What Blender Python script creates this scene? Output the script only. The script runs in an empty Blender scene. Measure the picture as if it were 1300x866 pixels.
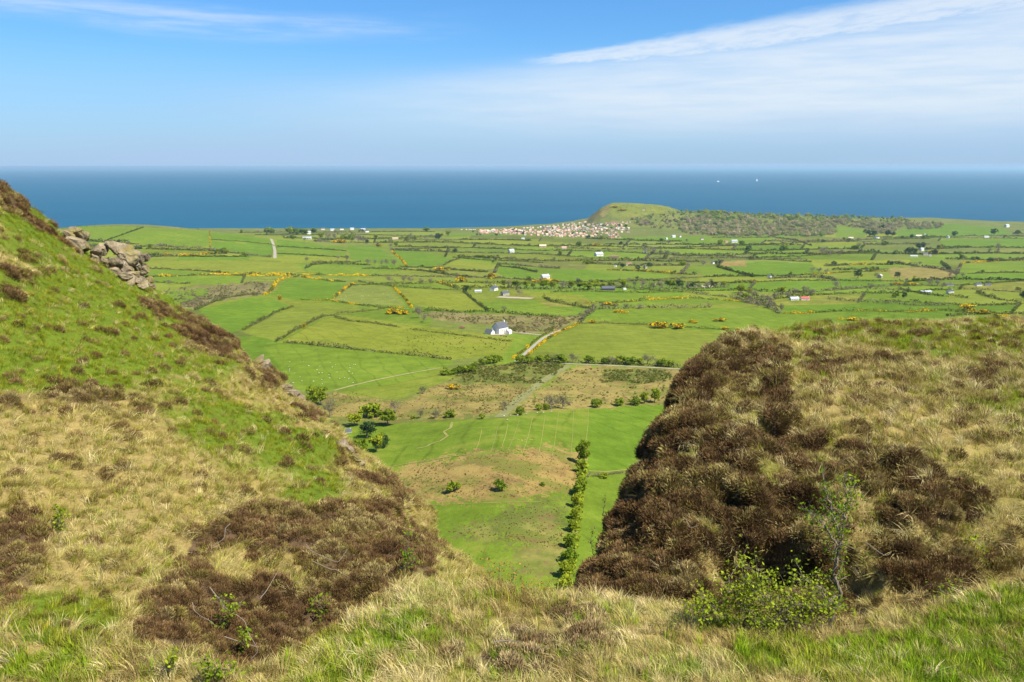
import bpy, math, random
import numpy as np
from math import radians, sin, cos, tan, pi

# ------------------------------------------------------------------ camera, light, exposure
S = bpy.context.scene
COL = S.collection
CAMZ = 300.0                      # eye height above the sea in metres
PITCH = radians(12.35)            # looking slightly down
FPX, CX, CY = 1011.1, 650.0, 433.0
cam = bpy.data.cameras.new('camera')
cam.lens = 28.0; cam.sensor_width = 36.0; cam.clip_start = 0.1; cam.clip_end = 300000.0
camo = bpy.data.objects.new('camera', cam); COL.objects.link(camo)
camo.location = (0, 0, CAMZ); camo.rotation_euler = (radians(90) - PITCH, 0, 0)
S.camera = camo
SUN_EL, SUN_AZ = radians(54), radians(128)      # azimuth clockwise from the view direction
sl = bpy.data.lights.new('sun', 'SUN'); sl.energy = 5.0; sl.angle = radians(0.55); sl.color = (1.0, 0.935, 0.80)
so = bpy.data.objects.new('sun', sl); COL.objects.link(so)
so.rotation_euler = (radians(90) - SUN_EL, 0, pi - SUN_AZ)
so.location = (0, 0, 600)
S.view_settings.view_transform = 'Standard'
S.view_settings.look = 'None'
S.view_settings.exposure = 0.88
S.view_settings.gamma = 1.0
S.cycles.max_bounces = 6; S.cycles.diffuse_bounces = 2; S.cycles.glossy_bounces = 2
S.cycles.transmission_bounces = 3; S.cycles.volume_bounces = 0; S.cycles.transparent_max_bounces = 6
S.cycles.use_denoising = True
S.cycles.caustics_reflective = False; S.cycles.caustics_refractive = False

class NT:
    """tiny helper to write node maths"""
    def __init__(s, tree): s.t = tree; s.n = tree.nodes; s.l = tree.links
    def new(s, t, **k):
        n = s.n.new(t)
        for a, b in k.items(): setattr(n, a, b)
        return n
    def put(s, sock, v):
        if hasattr(v, 'is_linked') or hasattr(v, 'links'): s.l.new(v, sock)
        else:
            if isinstance(v, tuple) and len(v) == 3 and sock.type == 'RGBA': v = (*v, 1)
            sock.default_value = v
    def m(s, op, a, b=0.0, c=None, clamp=False):
        n = s.new('ShaderNodeMath', operation=op, use_clamp=clamp)
        s.put(n.inputs[0], a); s.put(n.inputs[1], b)
        if c is not None: s.put(n.inputs[2], c)
        return n.outputs[0]
    def sm(s, x, a, b, lo=0.0, hi=1.0):
        n = s.new('ShaderNodeMapRange', interpolation_type='SMOOTHSTEP')
        s.put(n.inputs[0], x); s.put(n.inputs[1], a); s.put(n.inputs[2], b); s.put(n.inputs[3], lo); s.put(n.inputs[4], hi)
        return n.outputs[0]
    def mix(s, f, a, b, mode='MIX'):
        n = s.new('ShaderNodeMix', data_type='RGBA', blend_type=mode)
        s.put(n.inputs[0], f); s.put(n.inputs[6], a); s.put(n.inputs[7], b)
        return n.outputs[2]
    def noise(s, vec, scale, detail=4.0, rough=0.55):
        n = s.new('ShaderNodeTexNoise'); n.inputs['Scale'].default_value = scale
        n.inputs['Detail'].default_value = detail; n.inputs['Roughness'].default_value = rough
        if vec is not None: s.l.new(vec, n.inputs['Vector'])
        return n.outputs['Fac']
    def comb(s, x, y, z):
        n = s.new('ShaderNodeCombineXYZ'); s.put(n.inputs[0], x); s.put(n.inputs[1], y); s.put(n.inputs[2], z)
        return n.outputs[0]

# sky: daylight sky texture with thin high cloud
W = bpy.data.worlds.new('World'); S.world = W; W.use_nodes = True
k = NT(W.node_tree)
for n in list(k.n): k.n.remove(n)
out = k.new('ShaderNodeOutputWorld'); bg = k.new('ShaderNodeBackground')
sky = k.new('ShaderNodeTexSky', sky_type='NISHITA')
sky.sun_disc = False; sky.sun_elevation = SUN_EL; sky.sun_rotation = SUN_AZ
sky.altitude = 0.0; sky.air_density = 1.0; sky.dust_density = 0.6; sky.ozone_density = 2.2
tc = k.new('ShaderNodeTexCoord'); sep = k.new('ShaderNodeSeparateXYZ'); k.l.new(tc.outputs['Generated'], sep.inputs[0])
dx, dy, dz = sep.outputs
az = k.m('MULTIPLY', k.m('ARCTAN2', dx, dy), 180 / pi)
el = k.m('MULTIPLY', k.m('ARCSINE', dz), 180 / pi)
v1 = k.comb(k.m('MULTIPLY', az, 0.055), k.m('MULTIPLY', el, 0.55), 0.0)
v2 = k.comb(k.m('MULTIPLY', az, 0.03), k.m('MULTIPLY', el, 0.16), 3.0)
n1 = k.noise(v1, 2.2, 6, 0.6); n2 = k.noise(v2, 1.6, 4, 0.5)
nf = k.noise(k.comb(k.m('MULTIPLY', az, 0.22), k.m('MULTIPLY', k.m('SUBTRACT', el, k.m('MULTIPLY', az, 0.09)), 1.1), 7.0), 2.0, 6, 0.65)
jit = k.m('MULTIPLY', k.m('SUBTRACT', nf, 0.5), 0.9)
# long bright streak of cirrus
cen = k.m('ADD', k.m('MULTIPLY', az, 0.082), 6.85)
cen = k.m('ADD', cen, k.m('MULTIPLY', k.m('MULTIPLY', az, az), 0.0004))
off = k.m('ADD', k.m('SUBTRACT', el, cen), jit)
half = k.sm(az, -1.0, 20.0, 0.32, 1.2)
streak = k.m('SUBTRACT', 1.0, k.sm(k.m('DIVIDE', k.m('ABSOLUTE', off), half), 0.35, 1.15))
streak = k.m('MULTIPLY', streak, k.sm(az, -1.0, 5.0))
streak = k.m('MULTIPLY', streak, k.sm(nf, 0.2, 0.62, 0.55, 1.0))
# thinner veil under it, growing to the right
veil = k.m('MULTIPLY', k.m('SUBTRACT', 1.0, k.sm(k.m('SUBTRACT', el, cen), -1.6, 0.8)), k.sm(az, -26.0, 14.0, 0.0, 1.0))
veil = k.m('MULTIPLY', k.m('MULTIPLY', veil, k.sm(el, 0.8, 4.5)), k.sm(n1, 0.25, 0.70, 0.6, 0.95))
# wisps at the left
cw = k.m('ADD', 9.3, k.m('MULTIPLY', k.m('SUBTRACT', n2, 0.5), 4.0))
wisp = k.m('SUBTRACT', 1.0, k.sm(k.m('ABSOLUTE', k.m('SUBTRACT', el, cw)), 0.2, 1.7))
wisp = k.m('MULTIPLY', wisp, k.m('SUBTRACT', 1.0, k.sm(az, -14.0, 0.0)))
wisp = k.m('MULTIPLY', wisp, k.sm(n1, 0.35, 0.75, 0.1, 0.75))
# low bank of haze cloud above the horizon
low = k.m('MULTIPLY', k.m('SUBTRACT', 1.0, k.sm(el, 0.5, 9.0)), k.sm(n2, 0.3, 0.7, 0.7, 0.95))
cl = k.m('MAXIMUM', k.m('MULTIPLY', streak, 0.80), k.m('MAXIMUM', k.m('MULTIPLY', veil, 0.88), k.m('MULTIPLY', wisp, 0.65)))
SKYHAZE = (2.5, 3.5, 5.0); CLOUDC = (4.7, 5.15, 5.6); SKYTINT = (0.36, 0.66, 0.95)
skyc = k.mix(1.0, sky.outputs[0], SKYTINT, 'MULTIPLY')
low = k.m('MAXIMUM', low, k.m('SUBTRACT', 1.0, k.sm(el, 0.0, 0.8)))
c1 = k.mix(low, skyc, SKYHAZE)
c2 = k.mix(cl, c1, CLOUDC)
k.l.new(c2, bg.inputs[0]); bg.inputs[1].default_value = 0.095
k.l.new(bg.outputs[0], out.inputs[0])

# ------------------------------------------------------------------ numbers and shapes
R = np.random.default_rng(7)
cp, sp = cos(PITCH), sin(PITCH)
def slope(py): v = (CY - np.asarray(py, float)) / FPX; return (-sp + cp * v) / (cp + sp * v)      # dz per metre of depth
def xper(px, py): v = (CY - np.asarray(py, float)) / FPX; return ((np.asarray(px, float) - CX) / FPX) / (cp + sp * v)
def pt(px, py, y):                 # the place seen in direction (px,py) at depth y
    y = np.asarray(y, float)
    return np.stack([xper(px, py) * y, y + 0 * xper(px, py), CAMZ + slope(py) * y], -1)
def proj(P):
    x, y, z = P[..., 0], P[..., 1], P[..., 2] - CAMZ
    d = y * cp - z * sp; u = y * sp + z * cp
    d = np.where(np.abs(d) < 1e-6, 1e-6, d)
    return CX + FPX * x / d, CY - FPX * u / d
def vnoise(x, y, seed=0):
    x = np.asarray(x, float); y = np.asarray(y, float)
    xi = np.floor(x).astype(np.int64); yi = np.floor(y).astype(np.int64); fx = x - xi; fy = y - yi
    fx = fx * fx * (3 - 2 * fx); fy = fy * fy * (3 - 2 * fy)
    def h(a, b):
        n = (a * 374761393 + b * 668265263 + seed * 974711) & 0xffffffff
        n = ((n ^ (n >> 13)) * 1274126177) & 0xffffffff
        n = n ^ (n >> 16)
        return (n & 0xffff) / 32767.5 - 1
    a = h(xi, yi); b = h(xi + 1, yi); c = h(xi, yi + 1); d = h(xi + 1, yi + 1)
    return a + (b - a) * fx + (c - a) * fy + (a - b - c + d) * fx * fy
def fbm(x, y, o=4, seed=0):
    s = 0; a = 1; t = 0
    for i in range(o):
        s = s + a * vnoise(x * 2 ** i, y * 2 ** i, seed + i * 17); t += a; a *= 0.5
    return s / t
def sstep(x, a, b): t = np.clip((x - a) / (b - a), 0, 1); return t * t * (3 - 2 * t)
def pchip(xk, yk, x):              # monotone cubic through rows of keys; yk (..., K)
    xk = np.asarray(xk, float); yk = np.asarray(yk, float); h = np.diff(xk); d = np.diff(yk, axis=-1) / h
    m = np.zeros_like(yk); w1 = 2 * h[1:] + h[:-1]; w2 = h[1:] + 2 * h[:-1]
    same = d[..., 1:] * d[..., :-1] > 0
    with np.errstate(divide='ignore', invalid='ignore'):
        mm = (w1 + w2) / (w1 / d[..., :-1] + w2 / d[..., 1:])
    m[..., 1:-1] = np.where(same, mm, 0); m[..., 0] = d[..., 0]; m[..., -1] = d[..., -1]
    i = np.clip(np.searchsorted(xk, x) - 1, 0, len(h) - 1); t = (x - xk[i]) / h[i]
    y0, y1, m0, m1 = yk[..., i], yk[..., i + 1], m[..., i] * h[i], m[..., i + 1] * h[i]
    return (2 * t**3 - 3 * t**2 + 1) * y0 + (t**3 - 2 * t**2 + t) * m0 + (-2 * t**3 + 3 * t**2) * y1 + (t**3 - t**2) * m1
def inpoly(x, y, poly):
    r = np.zeros(x.shape, bool); p = np.asarray(poly, float); j = len(p) - 1
    for i in range(len(p)):
        c = (p[i, 1] > y) != (p[j, 1] > y)
        r ^= c & (x < (p[j, 0] - p[i, 0]) * (y - p[i, 1]) / (p[j, 1] - p[i, 1] + 1e-12) + p[i, 0]); j = i
    return r

def mesh(name, V, F, smooth=False, mats=(), mi=None):
    """V (n,3); F array (m,3|4) or list of such arrays"""
    me = bpy.data.meshes.new(name); V = np.asarray(V, np.float32)
    if not isinstance(F, (list, tuple)): F = [F]
    F = [np.asarray(f, np.int32) for f in F if len(f)]
    me.vertices.add(len(V)); me.vertices.foreach_set('co', V.ravel())
    lt = np.concatenate([np.full(len(f), f.shape[1], np.int32) for f in F]); li = np.concatenate([f.ravel() for f in F])
    me.loops.add(len(li)); me.loops.foreach_set('vertex_index', li)
    me.polygons.add(len(lt)); st = np.zeros(len(lt), np.int32); st[1:] = np.cumsum(lt)[:-1]
    me.polygons.foreach_set('loop_start', st)
    try: me.polygons.foreach_set('loop_total', lt)
    except Exception: pass
    for m in mats: me.materials.append(m)
    if mi is not None: me.polygons.foreach_set('material_index', np.asarray(mi, np.int32))
    me.polygons.foreach_set('use_smooth', np.full(len(lt), smooth, bool))
    me.update(calc_edges=True); me.validate()
    return me
def obj(name, me, parent=None, loc=None, rot=None, scale=None):
    o = bpy.data.objects.new(name, me); COL.objects.link(o)
    if parent is not None: o.parent = parent
    if loc is not None: o.location = loc
    if rot is not None: o.rotation_euler = rot
    if scale is not None: o.scale = (scale,) * 3 if np.isscalar(scale) else scale
    return o
def tag(o, label=None, cat=None, group=None, kind=None):
    for a, b in (('label', label), ('category', cat), ('group', group), ('kind', kind)):
        if b: o[a] = b
    return o
class MB:
    """collects shapes for one mesh"""
    def __init__(s): s.V = []; s.Q = []; s.T = []; s.n = 0; s.qm = []; s.tm = []
    def add(s, V, Q=(), T=(), m=0):
        if len(Q): s.Q.append(np.asarray(Q) + s.n); s.qm += [m] * len(Q)
        if len(T): s.T.append(np.asarray(T) + s.n); s.tm += [m] * len(T)
        s.V.append(np.asarray(V, float)); s.n += len(V); return s
    def box(s, x0, x1, y0, y1, z0, z1, m=0):
        V = [(x, y, z) for z in (z0, z1) for y in (y0, y1) for x in (x0, x1)]
        return s.add(V, [(0, 2, 3, 1), (4, 5, 7, 6), (0, 1, 5, 4), (2, 6, 7, 3), (0, 4, 6, 2), (1, 3, 7, 5)], m=m)
    def tube(s, pts, rad, n=5, m=0):
        pts = np.asarray(pts, float); K = len(pts); rad = np.broadcast_to(rad, (K,)); V = []
        for i in range(K):
            t = pts[min(i + 1, K - 1)] - pts[max(i - 1, 0)]; t = t / (np.linalg.norm(t) + 1e-9)
            a = np.cross(t, (0.31, 0.2, 0.93)); a /= np.linalg.norm(a) + 1e-9; b = np.cross(t, a)
            for j in range(n):
                V.append(pts[i] + rad[i] * (cos(2 * pi * j / n) * a + sin(2 * pi * j / n) * b))
        Q = [(i * n + j, i * n + (j + 1) % n, (i + 1) * n + (j + 1) % n, (i + 1) * n + j) for i in range(K - 1) for j in range(n)]
        return s.add(V, Q, m=m)
    def leaves(s, C, size, rng, aspect=0.6, up=0.0, m=0, droop=None):
        """one small bent quad leaf (two triangles folded) at each centre"""
        C = np.asarray(C, float); N = len(C)
        if not N: return s
        a = rng.normal(size=(N, 3)); a /= np.linalg.norm(a, axis=1, keepdims=True)
        nrm = rng.normal(size=(N, 3)); nrm[:, 2] = np.abs(nrm[:, 2]) + up
        b = np.cross(nrm, a); b /= np.linalg.norm(b, axis=1, keepdims=True) + 1e-9
        sz = (np.broadcast_to(size, (N,)) * rng.uniform(0.6, 1.35, N))[:, None]
        a = a * sz; b = b * sz * aspect
        V = np.stack([C - a, C + b * 0.9, C + a, C - b * 0.9], 1).reshape(-1, 3)
        return s.add(V, np.arange(4 * N).reshape(-1, 4), m=m)
    def mesh(s, name, mats, smooth=False):
        return mesh(name, np.concatenate(s.V), [np.concatenate(s.Q) if s.Q else np.zeros((0, 4), int), np.concatenate(s.T) if s.T else np.zeros((0, 3), int)],
                    smooth, mats, s.qm + s.tm)

# ------------------------------------------------------------------ materials
def material(name):
    m = bpy.data.materials.new(name); m.use_nodes = True
    k = NT(m.node_tree); b = k.n['Principled BSDF']; b.inputs['Roughness'].default_value = 0.85
    b.inputs['Specular IOR Level'].default_value = 0.2
    return m, k, b
def plain(name, c, rough=0.8, var=0.12, scale=3.0, bump=0.0, spec=0.2):
    m, k, b = material(name)
    g = k.new('ShaderNodeNewGeometry'); n = k.noise(g.outputs['Position'], scale, 5, 0.6)
    oi = k.new('ShaderNodeObjectInfo')
    f = k.m('MULTIPLY_ADD', k.m('SUBTRACT', n, 0.5), 3.0 * var, 1.0)
    f = k.m('MULTIPLY', f, k.m('MULTIPLY_ADD', k.m('SUBTRACT', oi.outputs['Random'], 0.5), var, 1.0))
    col = k.mix(1.0, c, k.comb(f, f, f), 'MULTIPLY')
    k.l.new(col, b.inputs['Base Color']); b.inputs['Roughness'].default_value = rough; b.inputs['Specular IOR Level'].default_value = spec
    if bump:
        bp = k.new('ShaderNodeBump'); bp.inputs['Strength'].default_value = bump; bp.inputs['Distance'].default_value = 0.05
        k.l.new(n, bp.inputs['Height']); k.l.new(bp.outputs[0], b.inputs['Normal'])
    return m
def leafmat(name, c1, c2, trans=0.3, scale=1.2, rnd=0.5, inst=False):
    """foliage: two hues mixed by noise, by plant, some light passing through the leaves"""
    m, k, b = material(name); k.n.remove(b); o = k.n['Material Output']
    g = k.new('ShaderNodeNewGeometry'); n = k.noise(g.outputs['Position'], scale, 3, 0.6)
    if inst:
        at = k.new('ShaderNodeAttribute', attribute_type='INSTANCER', attribute_name='tint')
        oi = at.outputs['Fac']; base = at.outputs['Color']
        f = k.m('MULTIPLY_ADD', k.m('SUBTRACT', k.noise(g.outputs['Position'], scale, 2, 0.6), 0.5), 1.0, 1.0)
        isl = g.outputs['Random Per Island']
        f = k.m('MULTIPLY', f, k.m('MULTIPLY_ADD', isl, 0.75, 0.62))
        col = k.mix(1.0, base, k.comb(f, f, f), 'MULTIPLY')
    else:
        oi = k.new('ShaderNodeObjectInfo').outputs['Random']
        f = k.m('ADD', k.m('MULTIPLY', k.m('SUBTRACT', n, 0.5), 1.6), k.m('MULTIPLY_ADD', k.m('SUBTRACT', oi, 0.5), rnd * 2, 0.5), clamp=True)
        col = k.mix(f, c1, c2)
        h = k.m('MULTIPLY_ADD', g.outputs['Random Per Island'], 0.7, 0.65)
        col = k.mix(1.0, col, k.comb(h, h, h), 'MULTIPLY')
    d = k.new('ShaderNodeBsdfDiffuse'); k.l.new(col, d.inputs[0])
    t = k.new('ShaderNodeBsdfTranslucent'); k.l.new(col, t.inputs[0])
    mx = k.new('ShaderNodeMixShader'); mx.inputs[0].default_value = trans
    k.l.new(d.outputs[0], mx.inputs[1]); k.l.new(t.outputs[0], mx.inputs[2]); k.l.new(mx.outputs[0], o.inputs[0])
    return m

M_WHITE = plain('white_render', (0.68, 0.66, 0.61), 0.8, 0.06)
M_PINK = plain('pink_render', (0.58, 0.36, 0.28), 0.8, 0.10)
M_CREAM = plain('cream_render', (0.60, 0.50, 0.39), 0.8, 0.10)
M_SLATE = plain('slate_roof', (0.075, 0.08, 0.095), 0.7, 0.25, 1.0)
M_TILE = plain('brown_roof', (0.23, 0.12, 0.09), 0.8, 0.3, 1.0)
M_RED = plain('red_roof', (0.50, 0.10, 0.09), 0.6, 0.1, 1.0)
M_TIN = plain('tin_roof', (0.36, 0.40, 0.45), 0.5, 0.1, 1.0)
M_STONEW = plain('stone_wall', (0.36, 0.32, 0.27), 0.9, 0.3, 1.0)
M_DARKG = plain('window_glass', (0.03, 0.035, 0.04), 0.2, 0.05, spec=0.5)
M_WOOL = plain('wool', (0.50, 0.47, 0.38), 0.95, 0.12)
M_SHEEPFACE = plain('sheep_face', (0.10, 0.08, 0.07), 0.9)
M_ROAD = plain('lane', (0.30, 0.265, 0.20), 0.9, 0.2, 0.4)
M_TRACK = plain('track', (0.25, 0.23, 0.09), 0.95, 0.3, 0.15)
M_GRAVEL = plain('yard', (0.33, 0.28, 0.21), 0.95, 0.3, 0.3)
M_BARK = plain('bark', (0.17, 0.14, 0.11), 0.9, 0.3, 2.0)
M_PALEBARK = plain('pale_bark', (0.36, 0.31, 0.25), 0.9, 0.3, 4.0)
M_TWIG = plain('bare_twigs', (0.24, 0.205, 0.155), 0.9, 0.3, 1.0)
M_LEAF = leafmat('spring_leaf', (0.15, 0.215, 0.016), (0.29, 0.325, 0.024), 0.4)
M_BUSH = leafmat('bush_leaf', (0.13, 0.20, 0.016), (0.25, 0.30, 0.025), 0.35)
M_DARK = leafmat('evergreen_leaf', (0.022, 0.05, 0.018), (0.04, 0.075, 0.022), 0.15)
M_HEDGE = leafmat('hedge_leaf', (0.06, 0.092, 0.016), (0.135, 0.145, 0.034), 0.25, 0.15)
M_HEDGEB = leafmat('bare_hedge_twig', (0.15, 0.14, 0.07), (0.26, 0.22, 0.14), 0.2, 0.12)
M_GORSEL = leafmat('gorse_leaf', (0.07, 0.085, 0.015), (0.14, 0.13, 0.02), 0.2, 0.3)
M_GORSE = leafmat('gorse_blossom', (0.50, 0.31, 0.008), (0.68, 0.46, 0.012), 0.2, 0.4)
M_FRESH = leafmat('fresh_leaf', (0.13, 0.21, 0.015), (0.32, 0.38, 0.026), 0.45, 3.0)
M_RUST = leafmat('rust_leaf', (0.20, 0.13, 0.03), (0.34, 0.20, 0.04), 0.3, 4.0)
M_WOOD = leafmat('woodland_leaf', (0.07, 0.095, 0.025), (0.16, 0.175, 0.04), 0.2, 0.02, 0.9)
M_WOODB = leafmat('woodland_twig', (0.15, 0.125, 0.09), (0.22, 0.18, 0.125), 0.2, 0.02, 0.9)

def field_material(name, rough):
    """pasture: the field's own colour, broken by patches, drills and tussocks"""
    m, k, b = material(name)
    g = k.new('ShaderNodeNewGeometry'); oi = k.new('ShaderNodeObjectInfo'); P = g.outputs['Position']
    n1 = k.noise(P, 0.012, 5, 0.6); n2 = k.noise(P, 0.09, 5, 0.65); n3 = k.noise(P, 0.6, 3, 0.7)
    sx = k.new('ShaderNodeSeparateXYZ'); k.l.new(P, sx.inputs[0])
    st = k.noise(k.comb(k.m('MULTIPLY', sx.outputs[0], 0.35), k.m('MULTIPLY', sx.outputs[1], 0.02), 0.0), 1.0, 2, 0.5)
    a = (0.9, 1.3) if rough else (0.6, 1.05)
    f = k.m('ADD', k.m('MULTIPLY', k.m('SUBTRACT', n1, 0.5), a[0]), k.m('MULTIPLY', k.m('SUBTRACT', n2, 0.5), a[1]))
    f = k.m('ADD', f, k.m('MULTIPLY', k.m('SUBTRACT', n3, 0.5), 0.5))
    f = k.m('ADD', f, k.m('MULTIPLY', k.m('SUBTRACT', st, 0.5), 0.25))
    # tractor tracks and drills running along the field
    rot = k.m('MULTIPLY', oi.outputs['Random'], 6.28)
    along = k.m('ADD', k.m('MULTIPLY', sx.outputs[0], k.m('COSINE', rot)), k.m('MULTIPLY', sx.outputs[1], k.m('SINE', rot)))
    wob = k.m('ADD', along, k.m('MULTIPLY', k.noise(P, 0.02, 2, 0.5), 14.0))
    trk = k.sm(k.m('ABSOLUTE', k.m('SINE', k.m('MULTIPLY', wob, 0.26))), 0.0, 0.30, -0.22, 0.04)
    f = k.m('ADD', f, k.m('MULTIPLY', trk, k.sm(n1, 0.4, 0.6, 0.15, 1.0)))
    v = k.m('ADD', 1.0, f)
    col = k.mix(1.0, oi.outputs['Color'], k.comb(v, v, v), 'MULTIPLY')
    dry = k.sm(k.m('ADD', k.m('MULTIPLY', n2, 0.6), k.m('MULTIPLY', n1, 0.4)), 0.46 if rough else 0.50, 0.66, 0.0, 0.7 if rough else 1.0)
    if not rough: dry = k.m('MULTIPLY', dry, oi.outputs['Alpha'])
    col = k.mix(dry, col, (0.235, 0.185, 0.055) if rough else (0.18, 0.175, 0.03))
    if rough:
        col = k.mix(k.sm(k.noise(P, 0.05, 5, 0.7), 0.48, 0.60, 0.0, 0.75), col, (0.105, 0.125, 0.02))
        col = k.mix(k.sm(k.noise(P, 0.13, 6, 0.75), 0.52, 0.64, 0.0, 0.75), col, (0.15, 0.095, 0.04))
    k.l.new(col, b.inputs['Base Color']); b.inputs['Roughness'].default_value = 0.95; b.inputs['Specular IOR Level'].default_value = 0.05
    bp = k.new('ShaderNodeBump'); bp.inputs['Strength'].default_value = 0.5; bp.inputs['Distance'].default_value = 0.6
    k.l.new(n3, bp.inputs['Height']); k.l.new(bp.outputs[0], b.inputs['Normal'])
    return m
M_FIELD = field_material('pasture', False); M_ROUGH = field_material('rough_grazing', True)

# ------------------------------------------------------------------ lie of the land
DK = np.array([0, 60, 120, 165, 250, 450, 650, 1000, 1400, 2500, 3600.0])
DV = np.array([76, 80, 88, 95, 105, 119, 132, 156, 185, 240, 285.0])
HX = np.array([560, 690, 745, 752, 762, 775, 790, 834, 846, 862, 940, 1060, 1140, 1190, 1240, 1330, 1700.0])
HY = np.array([300, 294, 280, 273, 264, 258.5, 257.5, 259.5, 262, 266.5, 270, 274, 279, 284, 287, 288, 292.0])
HH = CAMZ + 4300 * slope(HY) - np.where((HX > 850) & (HX < 1195), 9, 0)
COX = np.array([-900, 560, 640, 700, 745, 1180, 1260, 1340, 2200.0]); COY = np.array([4000, 4000, 4110, 4320, 4700, 4850, 4550, 4400, 4350.0])
def G(x, y):
    """height of the valley and coastal plain"""
    yy = np.maximum(y, 1.0); px = CX + FPX * (x / yy) * (cp + sp * 0.12)
    yc = np.interp(px, COX, COY)
    d = pchip(DK, DV, np.clip(yy, 0, 3599.9))
    z = CAMZ - d
    z = np.where(yy > 3600, 15 * (1 - (yy - 3600) / (yc - 3600)), z)
    und = fbm(x / 420, yy / 420, 3, 5) * 9 + fbm(x / 130, yy / 130, 2, 9) * 2.0
    z = z + und * sstep(yy, 150, 700) * (1 - sstep(yy, 3000, 3700) * 0.85)
    z = z + 69 * np.exp(-((px - 150) / 190) ** 2) * np.exp(-((yy - 2300) / 560) ** 2)
    z = z + 9 * np.exp(-((px - 640) / 120) ** 2) * np.exp(-((yy - 265) / 90.0) ** 2)
    hh = np.interp(px, HX, HH) + fbm(px / 22, yy / 120, 4, 21) * 9
    w = np.where(yy < 4300, 430.0, 330.0)
    z = z + np.maximum(0, hh - np.maximum(z, 0)) * np.exp(-((yy - 4300) / w) ** 2) * sstep(px, 690, 745)
    return np.where(yy > yc, np.maximum(-12, np.minimum(z, -12 + (z + 12) * np.exp(-(yy - yc) / 60))), z)
YS = np.concatenate([np.geomspace(70, 3500, 1500), np.linspace(3505, 5200, 340)])
def hit(px, py):
    """where the line of sight through a point of the picture meets the land"""
    px = np.atleast_1d(np.asarray(px, float)); py = np.atleast_1d(np.asarray(py, float)); o = np.zeros((len(px), 3))
    for i in range(0, len(px), 400):
        a, b = px[i:i + 400, None], py[i:i + 400, None]
        X = xper(a, b) * YS; Z = CAMZ + slope(b) * YS; g = G(X, np.broadcast_to(YS, X.shape))
        c = Z <= g; j = np.where(c.any(1), c.argmax(1), len(YS) - 1); q = np.arange(len(j)); j0 = np.maximum(j - 1, 0)
        e0 = (Z - g)[q, j0]; e1 = (Z - g)[q, j]; t = np.clip(e0 / np.where(np.abs(e0 - e1) < 1e-9, 1, e0 - e1), 0, 1)
        y = YS[j0] + (YS[j] - YS[j0]) * t; x = xper(a[:, 0], b[:, 0]) * y
        o[i:i + 400] = np.stack([x, y, G(x, y)], 1)
    return o
def at(px, py): return hit(px, py)[0]
def path_on_ground(poly, step=None):
    """a line drawn over the land, resampled"""
    p = np.asarray(poly, float); n = []
    for a, b in zip(p[:-1], p[1:]):
        c = max(2, int(np.hypot(*(b - a)) / 4)); n += [a + (b - a) * t for t in np.linspace(0, 1, c, endpoint=False)]
    n.append(p[-1]); n = np.array(n)
    H = hit(n[:, 0], n[:, 1]); keep = np.r_[True, np.linalg.norm(np.diff(H[:, :2], axis=0), axis=1) > 0.3]
    H = H[keep]
    s = np.r_[0, np.cumsum(np.linalg.norm(np.diff(H[:, :2], axis=0), axis=1))]
    st = step or max(1.5, s[-1] / 120); q = np.arange(0, s[-1] + 1e-6, st)
    x = np.interp(q, s, H[:, 0]); y = np.interp(q, s, H[:, 1])
    return np.stack([x, y, G(x, y)], 1)

# ------------------------------------------------------------------ fields
C_G1 = (0.092, 0.152, 0.011); C_G2 = (0.110, 0.160, 0.014); C_G3 = (0.132, 0.160, 0.018); C_Y = (0.146, 0.168, 0.017)
C_B = (0.215, 0.17, 0.05); C_P = (0.17, 0.145, 0.06); C_S = (0.105, 0.125, 0.024); C_BR = (0.25, 0.175, 0.055); C_L = (0.135, 0.16, 0.028)
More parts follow.
